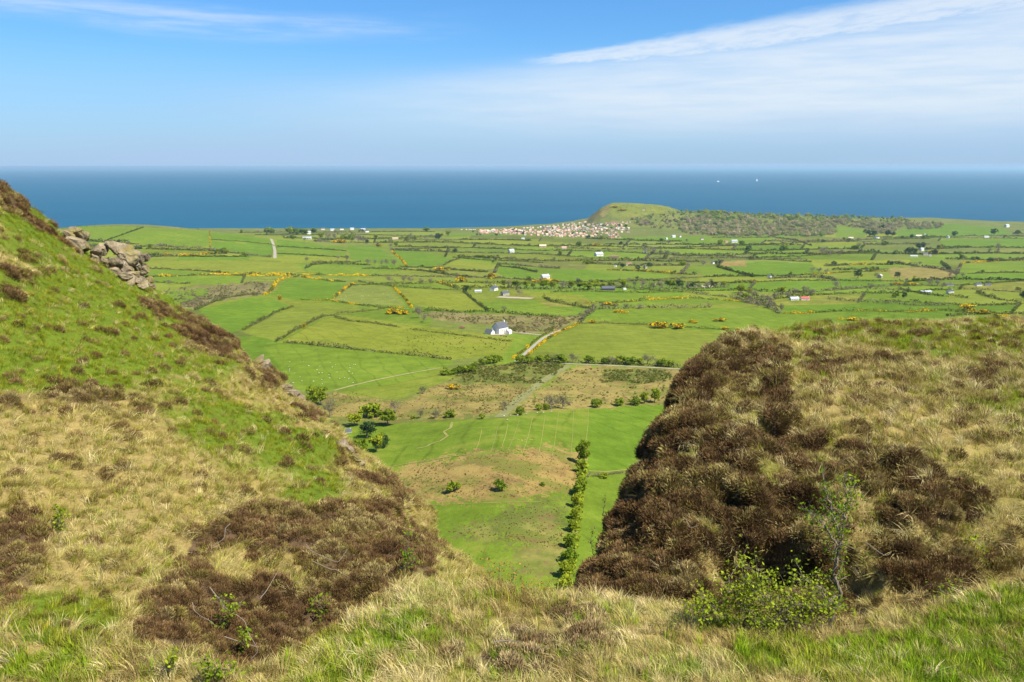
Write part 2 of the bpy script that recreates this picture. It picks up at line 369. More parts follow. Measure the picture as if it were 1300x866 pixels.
# label, outline in the photograph, colour, rough?, ragged edge in pixels
FIELDS = [
 ('tan grassy cliff tinted as if sunlit on the left flank of the headland', [(738,280),(757,266),(774,255),(768,272),(752,283)], C_B, 1, 3),  # tan colour also stands in for sunlight on this shaded flank
 ('bright green and gorse yellow top of the headland', [(774,254),(840,258),(850,268),(810,276),(768,273)], C_G3, 1, 2),
 ('green lower valley pasture seen through the gap', [(400,545),(560,535),(640,530),(742,517),(752,520),(740,600),(720,760),(540,780),(380,640)], C_G2, 0, 0),
 ('tan bracken patch around the two round bushes in the lower pasture', [(480,612),(530,588),(600,574),(700,566),(738,578),(732,622),(640,636),(505,636)], C_BR, 1, 7),
 ('ochre rushy patch lowest in the gap left of the tree line', [(560,672),(620,662),(655,642),(722,634),(714,700),(640,690),(590,682)], C_S, 1, 9),
 ('thin tan patch at the foot of the gap', [(640,700),(720,690),(716,735),(660,728)], C_S, 1, 8),
 ('bright green field right of the tree line, beside the heather mound', [(748,520),(836,512),(850,520),(800,596),(746,600)], C_G1, 0, 0),
 ('lower green field right of the tree line, darker foot of the mound', [(742,604),(800,602),(770,690),(722,762)], C_G2, 0, 0),
 ('tan moor around the gorse clump below the sheep field', [(400,500),(450,500),(510,514),(545,490),(575,486),(660,487),(690,490),(650,522),(560,532),(420,532)], C_B, 1, 3),
 ('rushy green rectangle between the lane and the tan moor', [(568,482),(598,464),(670,460),(722,462),(690,487),(590,488)], C_S, 1, 2),
 ('thin green strip under the sheep field', [(430,498),(560,467),(592,470),(560,486),(505,507),(440,502)], C_G3, 0, 1),
 ('mixed scrub and bleached grass under the lane on the right', [(690,492),(724,465),(862,467),(862,490),(842,513),(745,517),(655,522)], C_B, 1, 3),
 ('green scrub square under the lane near the mound', [(770,470),(850,470),(846,486),(765,484)], C_S, 1, 3),
 ('wide bright green field dotted with sheep', [(335,440),(365,437),(440,441),(574,458),(574,463),(500,488),(430,497),(380,497)], C_G2, 0, 0),
 ('wide yellowish field left of the white farmhouse', [(352,435),(366,429),(410,406),(440,400),(500,409),(560,417),(640,427),(655,430),(640,450),(575,457),(500,449),(440,439)], C_Y, 0, 0),
 ('curved field with hedge on both long sides behind the left crest', [(305,421),(372,390),(388,383),(440,388),(470,394),(440,399),(408,405),(352,434)], C_G3, 0, 0),
 ('bright green fan shaped field just above the left crest', [(252,392),(315,379),(343,378),(368,389),(308,419),(280,424)], C_G1, 0, 0),
 ('bright green trapezium above the fan shaped field', [(343,376),(363,355),(400,353),(440,358),(419,380),(380,382)], C_G1, 0, 0),
 ('pale dotted pasture with many sheep in the middle', [(421,381),(448,363),(492,364),(516,388),(470,387)], C_L, 0, 0),
 ('yellow green square field right of the dotted pasture', [(500,366),(560,369),(587,371),(618,394),(560,395),(524,386)], C_Y, 0, 0),
 ('narrow green field over the yellow green square', [(455,360),(478,358),(560,361),(586,368),(560,368),(500,365)], C_G2, 0, 0),
 ('purplish scrub field behind the left crest', [(205,369),(290,361),(345,357),(336,374),(290,380),(250,392),(228,390)], C_P, 1, 2),
 ('small green corner beside the purplish scrub', [(205,370),(262,367),(264,377),(226,388)], C_G2, 0, 1),
 ('long yellow green strip crossing behind the rocks', [(185,331),(300,331),(375,333),(389,346),(330,347),(280,346),(185,342)], C_Y, 0, 0),
 ('green strip right behind the rock outcrop', [(185,343),(255,346),(250,353),(190,357)], C_G2, 0, 0),
 ('left field on the skyline rise', [(90,287),(182,288),(136,304),(95,308)], C_G2, 0, 0),
 ('large field on the skyline rise right of the slanting hedge', [(182,289),(266,293),(267,314),(205,312),(137,305)], C_G2, 0, 0),
 ('upper bright field left of the pale track', [(268,294),(342,303),(346,310),(268,305)], C_G1, 0, 0),
 ('lower bright field left of the pale track', [(268,306),(346,311),(346,326),(320,326),(268,314)], C_G1, 0, 0),
 ('upper bright field right of the pale track', [(352,304),(438,314),(437,318),(352,313)], C_G1, 0, 0),
 ('lower bright field right of the pale track', [(352,314),(440,319),(440,326),(352,325)], C_G2, 0, 0),
 ('half round green field behind its dark curved hedge', [(388,341),(405,337),(470,338),(505,341),(490,347),(455,352),(400,352)], C_G2, 0, 0),
 ('green field right of the half round field', [(480,347),(520,343),(575,353),(560,359),(500,356)], C_G3, 0, 0),
 ('bright green square by the bare hedge trees', [(441,312),(480,313),(506,331),(500,337),(445,330)], C_G1, 0, 0),
 ('bright green field with the dark corner hedge', [(498,318),(540,320),(574,329),(545,339),(515,338)], C_G1, 0, 0),
 ('pale green field above the long gorse bank', [(560,337),(580,330),(630,335),(632,341),(600,344)], C_Y, 0, 0),
 ('green strip left of the white bungalow', [(625,343),(640,339),(690,349),(680,353),(640,352)], C_G1, 0, 0),
 ('green field between the farmyard and the white farmhouse', [(606,382),(680,381),(695,390),(742,398),(690,401),(622,396)], C_G2, 0, 0),
 ('brown moor strip behind the white farmhouse', [(530,398),(560,396),(690,402),(742,401),(706,421),(664,424),(640,414),(560,408)], C_P, 1, 1),
 ('yellowish field behind the farmyard', [(655,369),(700,371),(742,375),(735,382),(690,380)], C_Y, 0, 0),
 ('green field below the black barn', [(745,378),(810,373),(945,382),(945,386),(860,384),(760,391)], C_G2, 0, 0),
 ('strip under the orange hedge bank', [(762,392),(860,386),(950,387),(985,389),(860,393)], C_G3, 0, 0),
 ('large plain field above the heather mound', [(668,458),(697,430),(738,413),(820,414),(880,418),(962,428),(962,474),(780,463)], C_G3, 0, 0),
 ('green field with gorse clumps above the large plain field', [(752,406),(763,395),(860,394),(985,391),(1002,400),(975,420),(900,417),(830,412)], C_G2, 0, 0),
 ('green field just over the top of the right mound', [(988,391),(1060,401),(1150,405),(1300,408),(1300,425),(976,425)], C_G2, 0, 0),
 ('green strip above the long gorse hedge', [(990,388),(1060,386),(1120,389),(1100,396),(1060,395),(1000,396)], C_G1, 0, 0),
 ('tan stubble field between the dark round trees', [(1128,340),(1200,338),(1213,348),(1208,355),(1150,353),(1130,350)], C_B, 1, 1),
 ('bright green field under the dark round tree', [(1055,353),(1116,354),(1126,362),(1055,362)], C_G1, 0, 0),
 ('green field below the wooded ridge', [(1062,286),(1099,292),(1099,301),(1062,301)], C_G2, 0, 0),
 ('green field running to the cliff edge at the right', [(1135,293),(1200,284),(1275,289),(1285,299),(1140,301)], C_G1, 0, 0),
 ('deep green field near the right edge', [(1192,305),(1310,302),(1310,315),(1200,314)], C_G1, 0, 0),
 ('green field beside the white farm cluster', [(1153,327),(1195,326),(1205,340),(1160,335)], C_G2, 0, 0),
 ('green slope field at the right edge', [(1222,336),(1310,332),(1310,346),(1240,347)], C_G2, 0, 0),
 ('large green field in the middle distance on the right', [(905,343),(960,332),(1030,334),(1045,348),(960,352),(930,349)], C_G1, 0, 0),
 ('brown tilled patch by the dark tree', [(914,332),(945,331),(948,338),(916,338)], C_BR, 1, 0),
 ('green field under the brown tilled patch', [(880,340),(915,339),(935,351),(900,350)], C_G2, 0, 0),
 ('strip of sloping green right of the white bungalow', [(700,344),(745,342),(800,356),(760,360),(700,356)], C_G1, 0, 0),
]
ROWB = [296.5, 299.5, 303, 306.5, 310, 314, 318, 322.5, 327.5, 333, 339, 345.5, 353, 361, 371, 383, 398, 425]
def rowy(kx, px):
    b = ROWB[kx]; t = (b - 297) / 100
    return b + 0.055 * (px - 650) * np.exp(-((px - 740) / 260.0) ** 2) * (0.3 + t) + (1 + 3 * t) * np.sin(px / 95.0 + kx * 1.7) + (0.6 + 1.5 * t) * np.sin(px / 31.0 + kx * 2.9)
rr = random.Random(11)
CUTS = []
for kx in range(len(ROWB)):
    c = [-600.0]
    while c[-1] < 1900: c.append(c[-1] + rr.uniform(60, 150) * (0.8 + 0.05 * kx))
    CUTS.append(np.array(c))

pys = lambda y: CY - FPX * ((sp + cp * (-(np.interp(y, DK, DV)) / y)) / (cp - sp * (-(np.interp(y, DK, DV)) / y)))
ygrid = np.concatenate([np.geomspace(60, 3600, 4000)])
pg = pys(ygrid)
rows = [60, 75, 90, 105]
tp = np.arange(pg[ygrid >= 118][0], pg[-1], -1.15)
rows += list(np.interp(-tp, -pg[::-1][::-1], ygrid)) if False else list(np.interp(tp[::-1], pg[::-1], ygrid[::-1])[::-1])
rows += list(np.arange(3615, 4900, 17)) + [5000, 5200]
rows = np.array(sorted(rows))
cols = np.concatenate([np.arange(-700, -60, 10), np.arange(-60, 1361, 2.3), np.arange(1370, 2000, 10)])
CXX = (cols - CX) / FPX / (cp + sp * 0.12)
GX = CXX[None, :] * rows[:, None]; GY = np.repeat(rows[:, None], len(cols), 1)
GZ = G(GX, GY)
GV = np.stack([GX, GY, GZ], -1)
nr, nc = GX.shape
cc = (GV[:-1, :-1] + GV[1:, 1:]) / 2
qx, qy = proj(cc); qx = qx.ravel(); qy = qy.ravel(); dep = cc[..., 1].ravel()
fid = np.full(qx.shape, -1, int)
# default strips of the coastal plain
NP_ = len(FIELDS)
auto = {}
rowid = np.full(qx.shape, -1, int)
for kx in range(len(ROWB)):
    rowid[qy > rowy(kx, qx)] = kx
for kx in range(len(ROWB)):
    s_ = rowid == kx
    fid[s_] = 1000 + kx * 100 + np.searchsorted(CUTS[kx] + (0), qx[s_] + (qy[s_] - ROWB[kx]) * 0.7)
fid[(fid >= 1000) & ((qx < -40) | (qx > 1340))] = 997   # beyond the picture's sides
fid[(dep > 3720) | (rowid < 0)] = 999            # shore and headland
fid[(qy > 505)] = 998                            # foot of the escarpment
nxj = vnoise(qx / 9, qy / 4.5, 3) ; nyj = vnoise(qx / 9, qy / 4.5, 4)
nxj = nxj + R.normal(0, .5, qx.shape); nyj = nyj + R.normal(0, .5, qx.shape)
for i, (lb, poly, c, ro, rag) in enumerate(FIELDS):
    s_ = inpoly(qx + nxj * rag * 1.5, qy + nyj * rag, poly) & (dep < 4900)
    if rag == 0 and ro == 0: pass
    fid[s_] = i
quads = (np.arange(nr - 1)[:, None] * nc + np.arange(nc - 1)[None, :]).ravel()
quads = np.stack([quads, quads + 1, quads + nc + 1, quads + nc], 1)
GVf = GV.reshape(-1, 3)
rc = random.Random(5)
def submesh(name, sel, mat):
    q = quads[sel]; u, inv = np.unique(q, return_inverse=True)
    return mesh(name, GVf[u], inv.reshape(-1, 4), True, [mat])
for f in np.unique(fid):
    sel = fid == f
    if f < NP_:
        lb, poly, c, ro, rag = FIELDS[f]
        o = obj('field', submesh('field', sel, M_ROUGH if ro else M_FIELD)); o.color = (*c, 0.85 if 'lower valley pasture' in lb or 'yellowish field left' in lb else 0.4 if c in (C_G3, C_Y) else 0.28)
        tag(o, lb, 'field', kind='structure')
    elif f == 999:
        o = obj('coastal_ground', submesh('coastal_ground', sel, M_ROUGH)); o.color = (0.105, 0.135, 0.028, 1)
        tag(o, 'rough green shore and headland ground above the sea', 'ground', kind='structure')
    elif f == 997:
        o = obj('farmland', submesh('farmland', sel, M_ROUGH)); o.color = (0.10, 0.145, 0.02, 1)
        tag(o, 'green farmland stretching away beyond both sides', 'ground', kind='structure')
    elif f == 998:
        o = obj('valley_ground', submesh('valley_ground', sel, M_ROUGH)); o.color = (0.12, 0.145, 0.026, 1)
        tag(o, 'rough ground at the foot of the hillside', 'ground', kind='structure')
    else:
        c = rc.choice([C_G1, C_G2, C_G2, C_G3, C_G3, C_Y, C_S, C_L]); t = rc.uniform(0.85, 1.12)
        o = obj('field', submesh('field', sel, M_ROUGH if rc.random() < 0.14 else M_FIELD)); o.color = (c[0] * t, c[1] * t, c[2] * t, rc.uniform(.2, .6))
        tag(o, 'one of the narrow green pasture strips of the coastal plain', 'field', 'pasture strips of the coastal plain', 'structure')

# ------------------------------------------------------------------ sea
m, k, b = material('sea_water')
g = k.new('ShaderNodeNewGeometry'); P = g.outputs['Position']
mp = k.new('ShaderNodeMapping'); mp.inputs['Scale'].default_value = (0.25, 1.0, 1.0); k.l.new(P, mp.inputs[0]); n = k.noise(mp.outputs[0], 0.0009, 6, 0.65); n2 = k.noise(P, 0.03, 4, 0.6)
k.l.new(k.mix(k.sm(n, 0.35, 0.65), (0.002, 0.056, 0.102), (0.003, 0.070, 0.120)), b.inputs['Base Color'])
b.inputs['Roughness'].default_value = 0.42; b.inputs['IOR'].default_value = 1.33; b.inputs['Specular IOR Level'].default_value = 0.12
bp = k.new('ShaderNodeBump'); bp.inputs['Strength'].default_value = 0.6; bp.inputs['Distance'].default_value = 4.0
k.l.new(n2, bp.inputs['Height']); k.l.new(bp.outputs[0], b.inputs['Normal'])
V = [(0, 30000, 0)]; rads = [30000.0]
ring = 128
V = np.array([(0, 0, 0)] + [(r_ * cos(2 * pi * j / ring), r_ * sin(2 * pi * j / ring), 0) for r_ in (3000, 10000, 40000, 160000) for j in range(ring)])
T = [(0, 1 + j, 1 + (j + 1) % ring) for j in range(ring)]
Q = [(1 + a * ring + j, 1 + (a + 1) * ring + j, 1 + (a + 1) * ring + (j + 1) % ring, 1 + a * ring + (j + 1) % ring) for a in range(3) for j in range(ring)]
tag(obj('sea', mesh('sea', V, [np.array(Q), np.array(T)], True, [m])), 'deep blue sea reaching to the horizon', 'sea', kind='structure')

# ------------------------------------------------------------------ the two knolls and the grassy saddle between them
# per column: picture x, then (picture y, depth) for: frame bottom, bank top, gully, low face, mid face, high face, crest
KEYS = [
 (-420, [(880,7.3),(780,8.5),(760,8.8),(610,11.5),(430,15),(200,20),(-10,23)]),
 (-200, [(880,7.4),(790,8.4),(770,8.7),(625,11.3),(455,14.8),(280,19.5),(120,24)]),
 (0,    [(880,7.5),(800,8.3),(780,8.6),(640,11),(480,14.5),(350,19),(238,25)]),
 (50,   [(880,7.5),(810,8.2),(792,8.5),(650,11.1),(490,14.8),(368,19.8),(272,26)]),
 (100,  [(880,7.5),(820,8.2),(805,8.5),(660,11.2),(500,15),(390,20.5),(312,27)]),
 (190,  [(880,7.5),(832,8.1),(822,8.5),(680,11.2),(545,14.5),(440,20),(364,27.5)]),
 (255,  [(880,7.5),(845,8.0),(838,8.7),(706,11.1),(578,14.2),(480,19.5),(410,27)]),
 (330,  [(880,7.5),(858,7.8),(850,9.0),(730,11),(620,13.8),(530,18.5),(460,25.5)]),
 (390,  [(880,7.5),(826,8.4),(824,9.7),(736,11.1),(645,13.4),(570,17.5),(506,24)]),
 (440,  [(880,7.5),(798,8.9),(797,10.3),(740,11.2),(668,13),(610,16.5),(556,22)]),
 (490,  [(880,7.5),(762,9.6),(761,10.9),(732,11.6),(690,13),(650,15.8),(606,20)]),
 (530,  [(880,7.5),(744,10),(743,11),(724,11.8),(704,13),(682,15),(656,18)]),
 (575,  [(880,7.5),(741,10.2),(742,10.9),(736,11.5),(728,12.4),(718,13.8),(704,15.5)]),
 (612,  [(880,7.5),(744,10.3),(747,10.9),(746,11.4),(744,12),(742,12.8),(739,14)]),
 (660,  [(880,7.5),(752,10.4),(755,10.9),(760,11.2),(766,11.5),(774,11.9),(782,12.4)]),
 (728,  [(880,7.5),(757,10.4),(760,10.9),(766,11.3),(772,11.7),(780,12.1),(788,12.6)]),
 (742,  [(880,7.5),(759,10.4),(759,11.1),(756,11.7),(752,12.2),(748,12.7),(742,13.2)]),
 (772,  [(880,7.5),(763,10.4),(763,11.2),(748,11.7),(730,12.2),(712,12.9),(686,13.9)]),
 (810,  [(880,7.5),(772,10.3),(772,11.2),(738,11.8),(695,12.6),(650,13.9),(598,15.8)]),
 (848,  [(880,7.5),(780,10.2),(781,11.1),(738,11.7),(675,12.7),(596,14.3),(520,17)]),
 (882,  [(880,7.5),(786,10.2),(787,11.0),(740,11.6),(660,12.8),(560,14.8),(462,18.5)]),
 (916,  [(880,7.5),(792,10.0),(793,10.9),(740,11.5),(650,12.8),(540,15.2),(440,20.5)]),
 (960,  [(880,7.5),(798,9.9),(800,10.8),(740,11.4),(640,12.8),(520,15.8),(425,24)]),
 (1060, [(880,7.5),(798,9.7),(800,10.7),(740,11.3),(630,12.8),(510,16.5),(414,29)]),
 (1180, [(880,7.5),(780,9.9),(781,10.6),(720,11.4),(610,13),(500,17.5),(411,32)]),
 (1300, [(880,7.6),(748,10.3),(747,10.9),(690,11.8),(600,13.5),(500,18),(409,34)]),
 (1600, [(880,8),(692,11),(690,11.4),(640,12.5),(570,14.5),(490,19),(404,36)]),
]
kpx = np.array([q[0] for q in KEYS], float)
KA = np.array([q[1] for q in KEYS], float)                     # (C,7,2)
fc = np.concatenate([np.arange(-420, -40, 10), np.arange(-40, 1345, 2.6), np.arange(1350, 1601, 10)])
KP = np.stack([pchip(kpx, KA[:, j, 0], fc) for j in range(7)], 1)
KL = np.stack([pchip(kpx, np.log(KA[:, j, 1]), fc) for j in range(7)], 1)
K3 = pt(fc[:, None], KP, np.exp(KL))                           # (n,7,3)
n_ = len(fc)
first = np.stack([pt(fc, np.full(n_, 1150.0), 4.0)], 1)
back0 = np.stack([(fc - CX) / FPX * 2.0, np.full(n_, 0.6), np.full(n_, CAMZ - 2.1)], 1)[:, None]
back1 = np.stack([(fc - CX) / FPX * 16.0, np.full(n_, -14.0), np.full(n_, CAMZ - 0.9)], 1)[:, None]
crest = K3[:, -1]
def beyond(dy, dz): o = crest.copy(); f = (o[:, 1] + dy) / o[:, 1]; o[:, 0] *= f; o[:, 1] += dy; o[:, 2] += dz; return o[:, None]
ALL = np.concatenate([back1, back0, first, K3, beyond(0.9, -1.0), beyond(3.5, -6), beyond(9, -16), beyond(36, -58), beyond(75, -112)], 1)
tt = np.concatenate([np.linspace(0, 2, 7)[:-1], np.linspace(2, 3, 14)[:-1], np.linspace(3, 4, 52)[:-1], np.linspace(4, 5, 12)[:-1], np.linspace(5, 6, 44)[:-1],
                     np.linspace(6, 7, 50)[:-1], np.linspace(7, 8, 50)[:-1], np.linspace(8, 9, 44)[:-1], np.linspace(9, 10, 5)[:-1], np.linspace(10, 14, 18)])
tk = np.arange(ALL.shape[1], dtype=float)
FP = np.stack([np.stack([pchip(tk, ALL[:, :, d], t) for t in tt], 0) for d in range(3)], -1)     # (rows,cols,3)
fpx, fpy = proj(FP)                                            # where the smooth ground shows in the photograph
fpx = np.where(FP[..., 1] > 1, fpx, 650); fpy = np.where(FP[..., 1] > 1, fpy, 2000)
TT = np.repeat(tt[:, None], n_, 1)
wx, wy, wz = FP[..., 0], FP[..., 1], FP[..., 2]
# plant cover, laid out from the photograph (blurred outlines)
def blob(cx, cy, rx, ry, ang=0.0, e=0.45):
    c, s_ = cos(radians(ang)), sin(radians(ang)); u = (fpx - cx) * c + (fpy - cy) * s_; v = -(fpx - cx) * s_ + (fpy - cy) * c
    d = np.sqrt((u / rx) ** 2 + (v / ry) ** 2); return 1 - sstep(d, 1 - e, 1 + e)
def poly_soft(poly, amp):
    o = 0
    for q in range(5):
        o = o + inpoly(fpx + amp * vnoise(fpx / 26, fpy / 26, 31 + q) + amp * 0.35 * cos(q * 1.26), fpy + amp * vnoise(fpx / 26, fpy / 26, 51 + q) + amp * 0.35 * sin(q * 1.26), poly)
    return o / 5.0
na = fbm(wx / 1.3, (wy + wz * 1.5) / 1.3, 4, 61); nb = fbm(wx / 0.45, (wy + wz * 1.5) / 0.45, 3, 71); ncl = fbm(wx / 4.0, (wy + wz) / 4.0, 3, 81)
near = TT < 4.25                                              # the bank in front
HE = np.zeros_like(fpx)
for a in [(268,424,48,26,25,.5,1.0),(335,458,24,42,-20,.5,.85),(392,512,30,18,50,.5,.7),(330,500,60,18,45,.6,.45),(430,570,60,20,48,.6,.5),(520,650,70,24,45,.6,.6),
          (205,395,30,12,30,.6,.45),(20,700,60,60,0,.6,.75),(30,520,80,26,0,.6,.45),(150,530,70,30,10,.6,.6),(90,505,90,14,0,.6,.5),(110,470,40,14,25,.6,.4),
          (25,352,26,9,10,.6,.8),(14,374,16,8,20,.6,.8),(85,318,30,8,30,.5,.4),(10,250,24,18,40,.4,1.0),(40,278,30,10,35,.5,.7),(170,600,90,16,5,.7,.35),(120,560,60,20,0,.7,.3),
          (30,330,22,10,0,.6,.4),(20,640,60,16,0,.6,.5),(130,690,60,30,0,.6,.4),(420,480,14,20,0,.6,.5),
          (975,430,70,12,0,.6,.35),(1090,470,60,16,0,.6,.35),(1180,640,70,36,0,.5,.95),(1130,600,60,40,-20,.6,.7),(1245,485,20,10,20,.5,.75),(1285,660,24,50,0,.6,.5),
          (1020,560,30,16,0,.6,.5),(1090,560,40,20,0,.7,.4),(1150,530,30,12,0,.6,.4),(1285,465,30,9,0,.6,.5),(1170,730,60,46,0,.5,.8),(1280,705,24,20,0,.6,.45)]:
    HE = np.maximum(HE, blob(*a[:6]) * a[6])
HE = np.maximum(HE, 1.0 * poly_soft([(160,800),(200,730),(255,675),(310,645),(390,650),(470,642),(510,655),(540,690),(545,725),(480,785),(420,825),(330,880),(130,880)], 18))
HE = np.maximum(HE, 1.0 * poly_soft([(880,452),(940,425),(985,440),(1000,470),(1010,520),(1000,560),(1040,600),(1080,650),(1085,700),(1090,790),(900,790),(735,765),(740,730),(762,680),(790,610),(815,555),(845,505)], 14))
HE = np.clip(HE - 0.55 * blob(930,520,40,30) - 0.5 * blob(985,600,40,24,20) - .5 * blob(870,600,30,40) - 0.5 * blob(330,735,70,30,10) - 0.35 * blob(895,690,26,40) - .4 * blob(960,480,36,12), 0, 1)
HE = np.where(near, 0, HE)
HE = np.maximum(HE, np.where(near, 0.72 * blob(735,795,110,32,0,.6) + 0.6 * blob(640,830,60,26,0,.6) + .6 * blob(700,840,60,32,0,.6), 0))
GR = np.zeros_like(fpx)
for a in [(110,340,90,34,25,.6,.8),(190,425,110,34,20,.6,.75),(70,405,140,46,8,.6,1.0),(110,455,110,34,5,.6,1.0),(40,478,60,20,0,.6,.9),(330,560,120,52,20,.7,.65),(300,540,60,26,10,.6,.8),(380,610,90,30,30,.7,.5),(60,300,70,30,30,.7,.6),(20,280,30,20,30,.6,.5),
          (180,380,60,20,25,.7,.6),(240,470,50,30,20,.7,.4),(90,790,70,40,0,.7,.85),(60,850,60,24,0,.7,.8),(450,830,110,40,-25,.8,.5),(520,790,60,40,0,.7,.5),(430,690,40,8,0,.6,.3),
          (1240,432,130,20,0,.6,1.0),(1110,425,130,13,0,.6,.9),(1290,520,60,30,0,.7,.35),(1180,490,60,18,0,.7,.4),(1000,470,70,8,0,.7,.35),(1270,820,120,60,-15,.6,1.0),(1150,845,140,34,0,.6,1.0),(1020,840,110,26,0,.7,.75),(960,800,60,12,0,.6,.6),(850,860,60,12,0,.6,.5)]:
    GR = np.maximum(GR, blob(*a[:6]) * a[6])
GR = np.clip(GR + 0.14 + 0.20 * (fpx < 560) * (1 - sstep(fpy, 420, 660)) * ~near, 0, 1)
HEn = sstep(HE * 0.92 + 0.62 * na + 0.40 * nb, 0.42, 0.70)
GRn = sstep(GR + 0.38 * na + 0.2 * nb, 0.36, 0.72)
# lumps: tussocks in the grass, deep cushions where heather grows
dPu = np.gradient(FP, axis=1); dPv = np.gradient(FP, axis=0)
NRM = np.cross(dPu, dPv); NRM /= np.linalg.norm(NRM, axis=-1, keepdims=True) + 1e-9
NRM = np.where(NRM[..., 2:3] < 0, -NRM, NRM)
right = sstep(fpx, 735, 800)
am = sstep(TT, 2, 3) * (1 - sstep(TT, 9.6, 10.5)) * np.clip(wy / 12, .5, 1.3)
vv = wy + wz * 1.6
disp = am * (0.10 * fbm(wx / 1.1, vv / 1.1, 3, 5) + 0.09 * np.abs(fbm(wx / 0.5, vv / 0.5, 2, 6)) + 0.17 * HE * fbm(wx / 0.42, vv / 0.42, 3, 7) * (1 + 0.9 * right * ~near))
disp = disp - am * HE * right * ~near * 0.24 * sstep(-fbm(wx / 0.55, vv / 0.55, 2, 15), 0.12, 0.5)
disp = disp - am * ~near * 0.9 * (blob(970,722,70,34,0,.5) + .6 * blob(1075,745,34,34,0,.5) + 0.3 * blob(1255,480,20,12,20))
disp = disp - am * near * sstep(TT, 3.3, 4) * 0 
edge_ = (1 - sstep(np.abs(TT - 8.6), .5, 1.4)) * sstep(fpx, 220, 330) * (1 - sstep(fpx, 560, 620))
disp = disp + edge_ * 0.55 * fbm(wx / 1.6, vv / 1.3, 3, 23)
lf = right * ~near * (1 - sstep(fpx, 840, 980)) * sstep(TT, 6.0, 8.0) * (1 - sstep(TT, 9.6, 10.5))
disp = disp * (1 - .62 * lf)
cl_ = sstep(TT, 10, 11)                                      # cliff faces under the crests
disp = disp + cl_ * 1.2 * fbm(wx / 5, (vv) / 6, 3, 19)
FD = FP + NRM * disp[..., None]
FN = np.cross(np.gradient(FD, axis=1), np.gradient(FD, axis=0)); FN /= np.linalg.norm(FN, axis=-1, keepdims=True) + 1e-9
FN = np.where(FN[..., 2:3] < 0, -FN, FN)
dxp, dyp = proj(FD)
# ground colour under the plants
def lerp(a, b, t): return a + (b - a) * t[..., None]
straw = np.array((0.25, 0.19, 0.068)); green = np.array((0.10, 0.14, 0.014)); heat = np.array((0.10, 0.066, 0.036)); moss = np.array((0.16, 0.15, 0.035))
colr = lerp(straw + 0 * FD, moss, sstep(ncl + .4 * na, -0.1, 0.5)); colr = lerp(colr, green, GRn); colr = lerp(colr, heat, HEn)
rock = np.array((0.25, 0.20, 0.16)); colr = lerp(colr, rock, cl_ * sstep(fbm(wx / 2, vv / 2, 3, 91), -0.2, 0.3))
fr, fcn = FD.shape[:2]
mG, k, b = material('hill_turf')
ca = k.new('ShaderNodeVertexColor', layer_name='cover'); g = k.new('ShaderNodeNewGeometry'); P = g.outputs['Position']
na1 = k.noise(P, 14.0, 4, 0.7); na2 = k.noise(P, 2.2, 3, 0.6)
f = k.m('MULTIPLY', k.m('MULTIPLY_ADD', na1, 1.1, 0.45), k.m('MULTIPLY_ADD', na2, 0.6, 0.7))
k.l.new(k.mix(1.0, ca.outputs[0], k.comb(f, f, f), 'MULTIPLY'), b.inputs['Base Color']); b.inputs['Roughness'].default_value = 0.95; b.inputs['Specular IOR Level'].default_value = 0.05
bp = k.new('ShaderNodeBump'); bp.inputs['Strength'].default_value = 0.8; bp.inputs['Distance'].default_value = 0.06
k.l.new(na1, bp.inputs['Height']); k.l.new(bp.outputs[0], b.inputs['Normal'])
fq = (np.arange(fr - 1)[:, None] * fcn + np.arange(fcn - 1)[None, :])
cellpx = (fc[:-1] + fc[1:]) / 2
def hill(name, label, csel, rsel):
    q = fq[rsel][:, csel].ravel(); q = np.stack([q, q + 1, q + fcn + 1, q + fcn], 1)
    u, inv = np.unique(q, return_inverse=True)
    me = mesh(name, FD.reshape(-1, 3)[u], inv.reshape(-1, 4), True, [mG])
    at_ = me.color_attributes.new('cover', 'FLOAT_COLOR', 'POINT')
    at_.data.foreach_set('color', np.concatenate([colr.reshape(-1, 3)[u], np.ones((len(u), 1))], 1).astype(np.float32).ravel())
    tag(obj(name, me), label, 'hillside', kind='structure')
tm = (tt[:-1] + tt[1:]) / 2
hill('saddle', 'grassy saddle between the two knolls in the foreground', cellpx == cellpx, tm < 4.0)
hill('hillside', 'steep grass and heather slope of the left knoll', cellpx < 690, tm > 4.0)
hill('mound', 'rounded heather and grass mound on the right', cellpx > 690, tm > 4.0)

def fg(px, py, tmin=2.0, tmax=9.3):
    """point of the near ground that shows at a place in the photograph (nearest one in depth)"""
    ok = (TT >= tmin) & (TT <= tmax)
    d = np.where(ok, (dxp - px) ** 2 + (dyp - py) ** 2, 1e9)
    i = np.argwhere(d < max(16.0, d.min() + 6))
    j = i[np.argmin([FD[a, c, 1] for a, c in i])]
    return FD[j[0], j[1]].copy()

# ------------------------------------------------------------------ grass and heather (countless: scattered)
def quat_rot(up, spin):
    """euler angles turning +z to 'up' after a spin about z"""
    z = np.array([0, 0, 1.0]); up = up / np.linalg.norm(up, axis=1, keepdims=True)
    ax = np.cross(np.broadcast_to(z, up.shape), up); w = 1 + up[:, 2]
    q = np.concatenate([w[:, None], ax], 1); q /= np.linalg.norm(q, axis=1, keepdims=True)
    c, s_ = np.cos(spin / 2), np.sin(spin / 2)
    w0, x0, y0, z0 = q.T; w_ = w0 * c - z0 * s_; x_ = x0 * c + y0 * s_; y_ = y0 * c - x0 * s_; z_ = z0 * c + w0 * s_
    return np.stack([np.arctan2(2 * (w_ * x_ + y_ * z_), 1 - 2 * (x_ * x_ + y_ * y_)), np.arcsin(np.clip(2 * (w_ * y_ - z_ * x_), -1, 1)),
                     np.arctan2(2 * (w_ * z_ + x_ * y_), 1 - 2 * (y_ * y_ + z_ * z_))], 1)
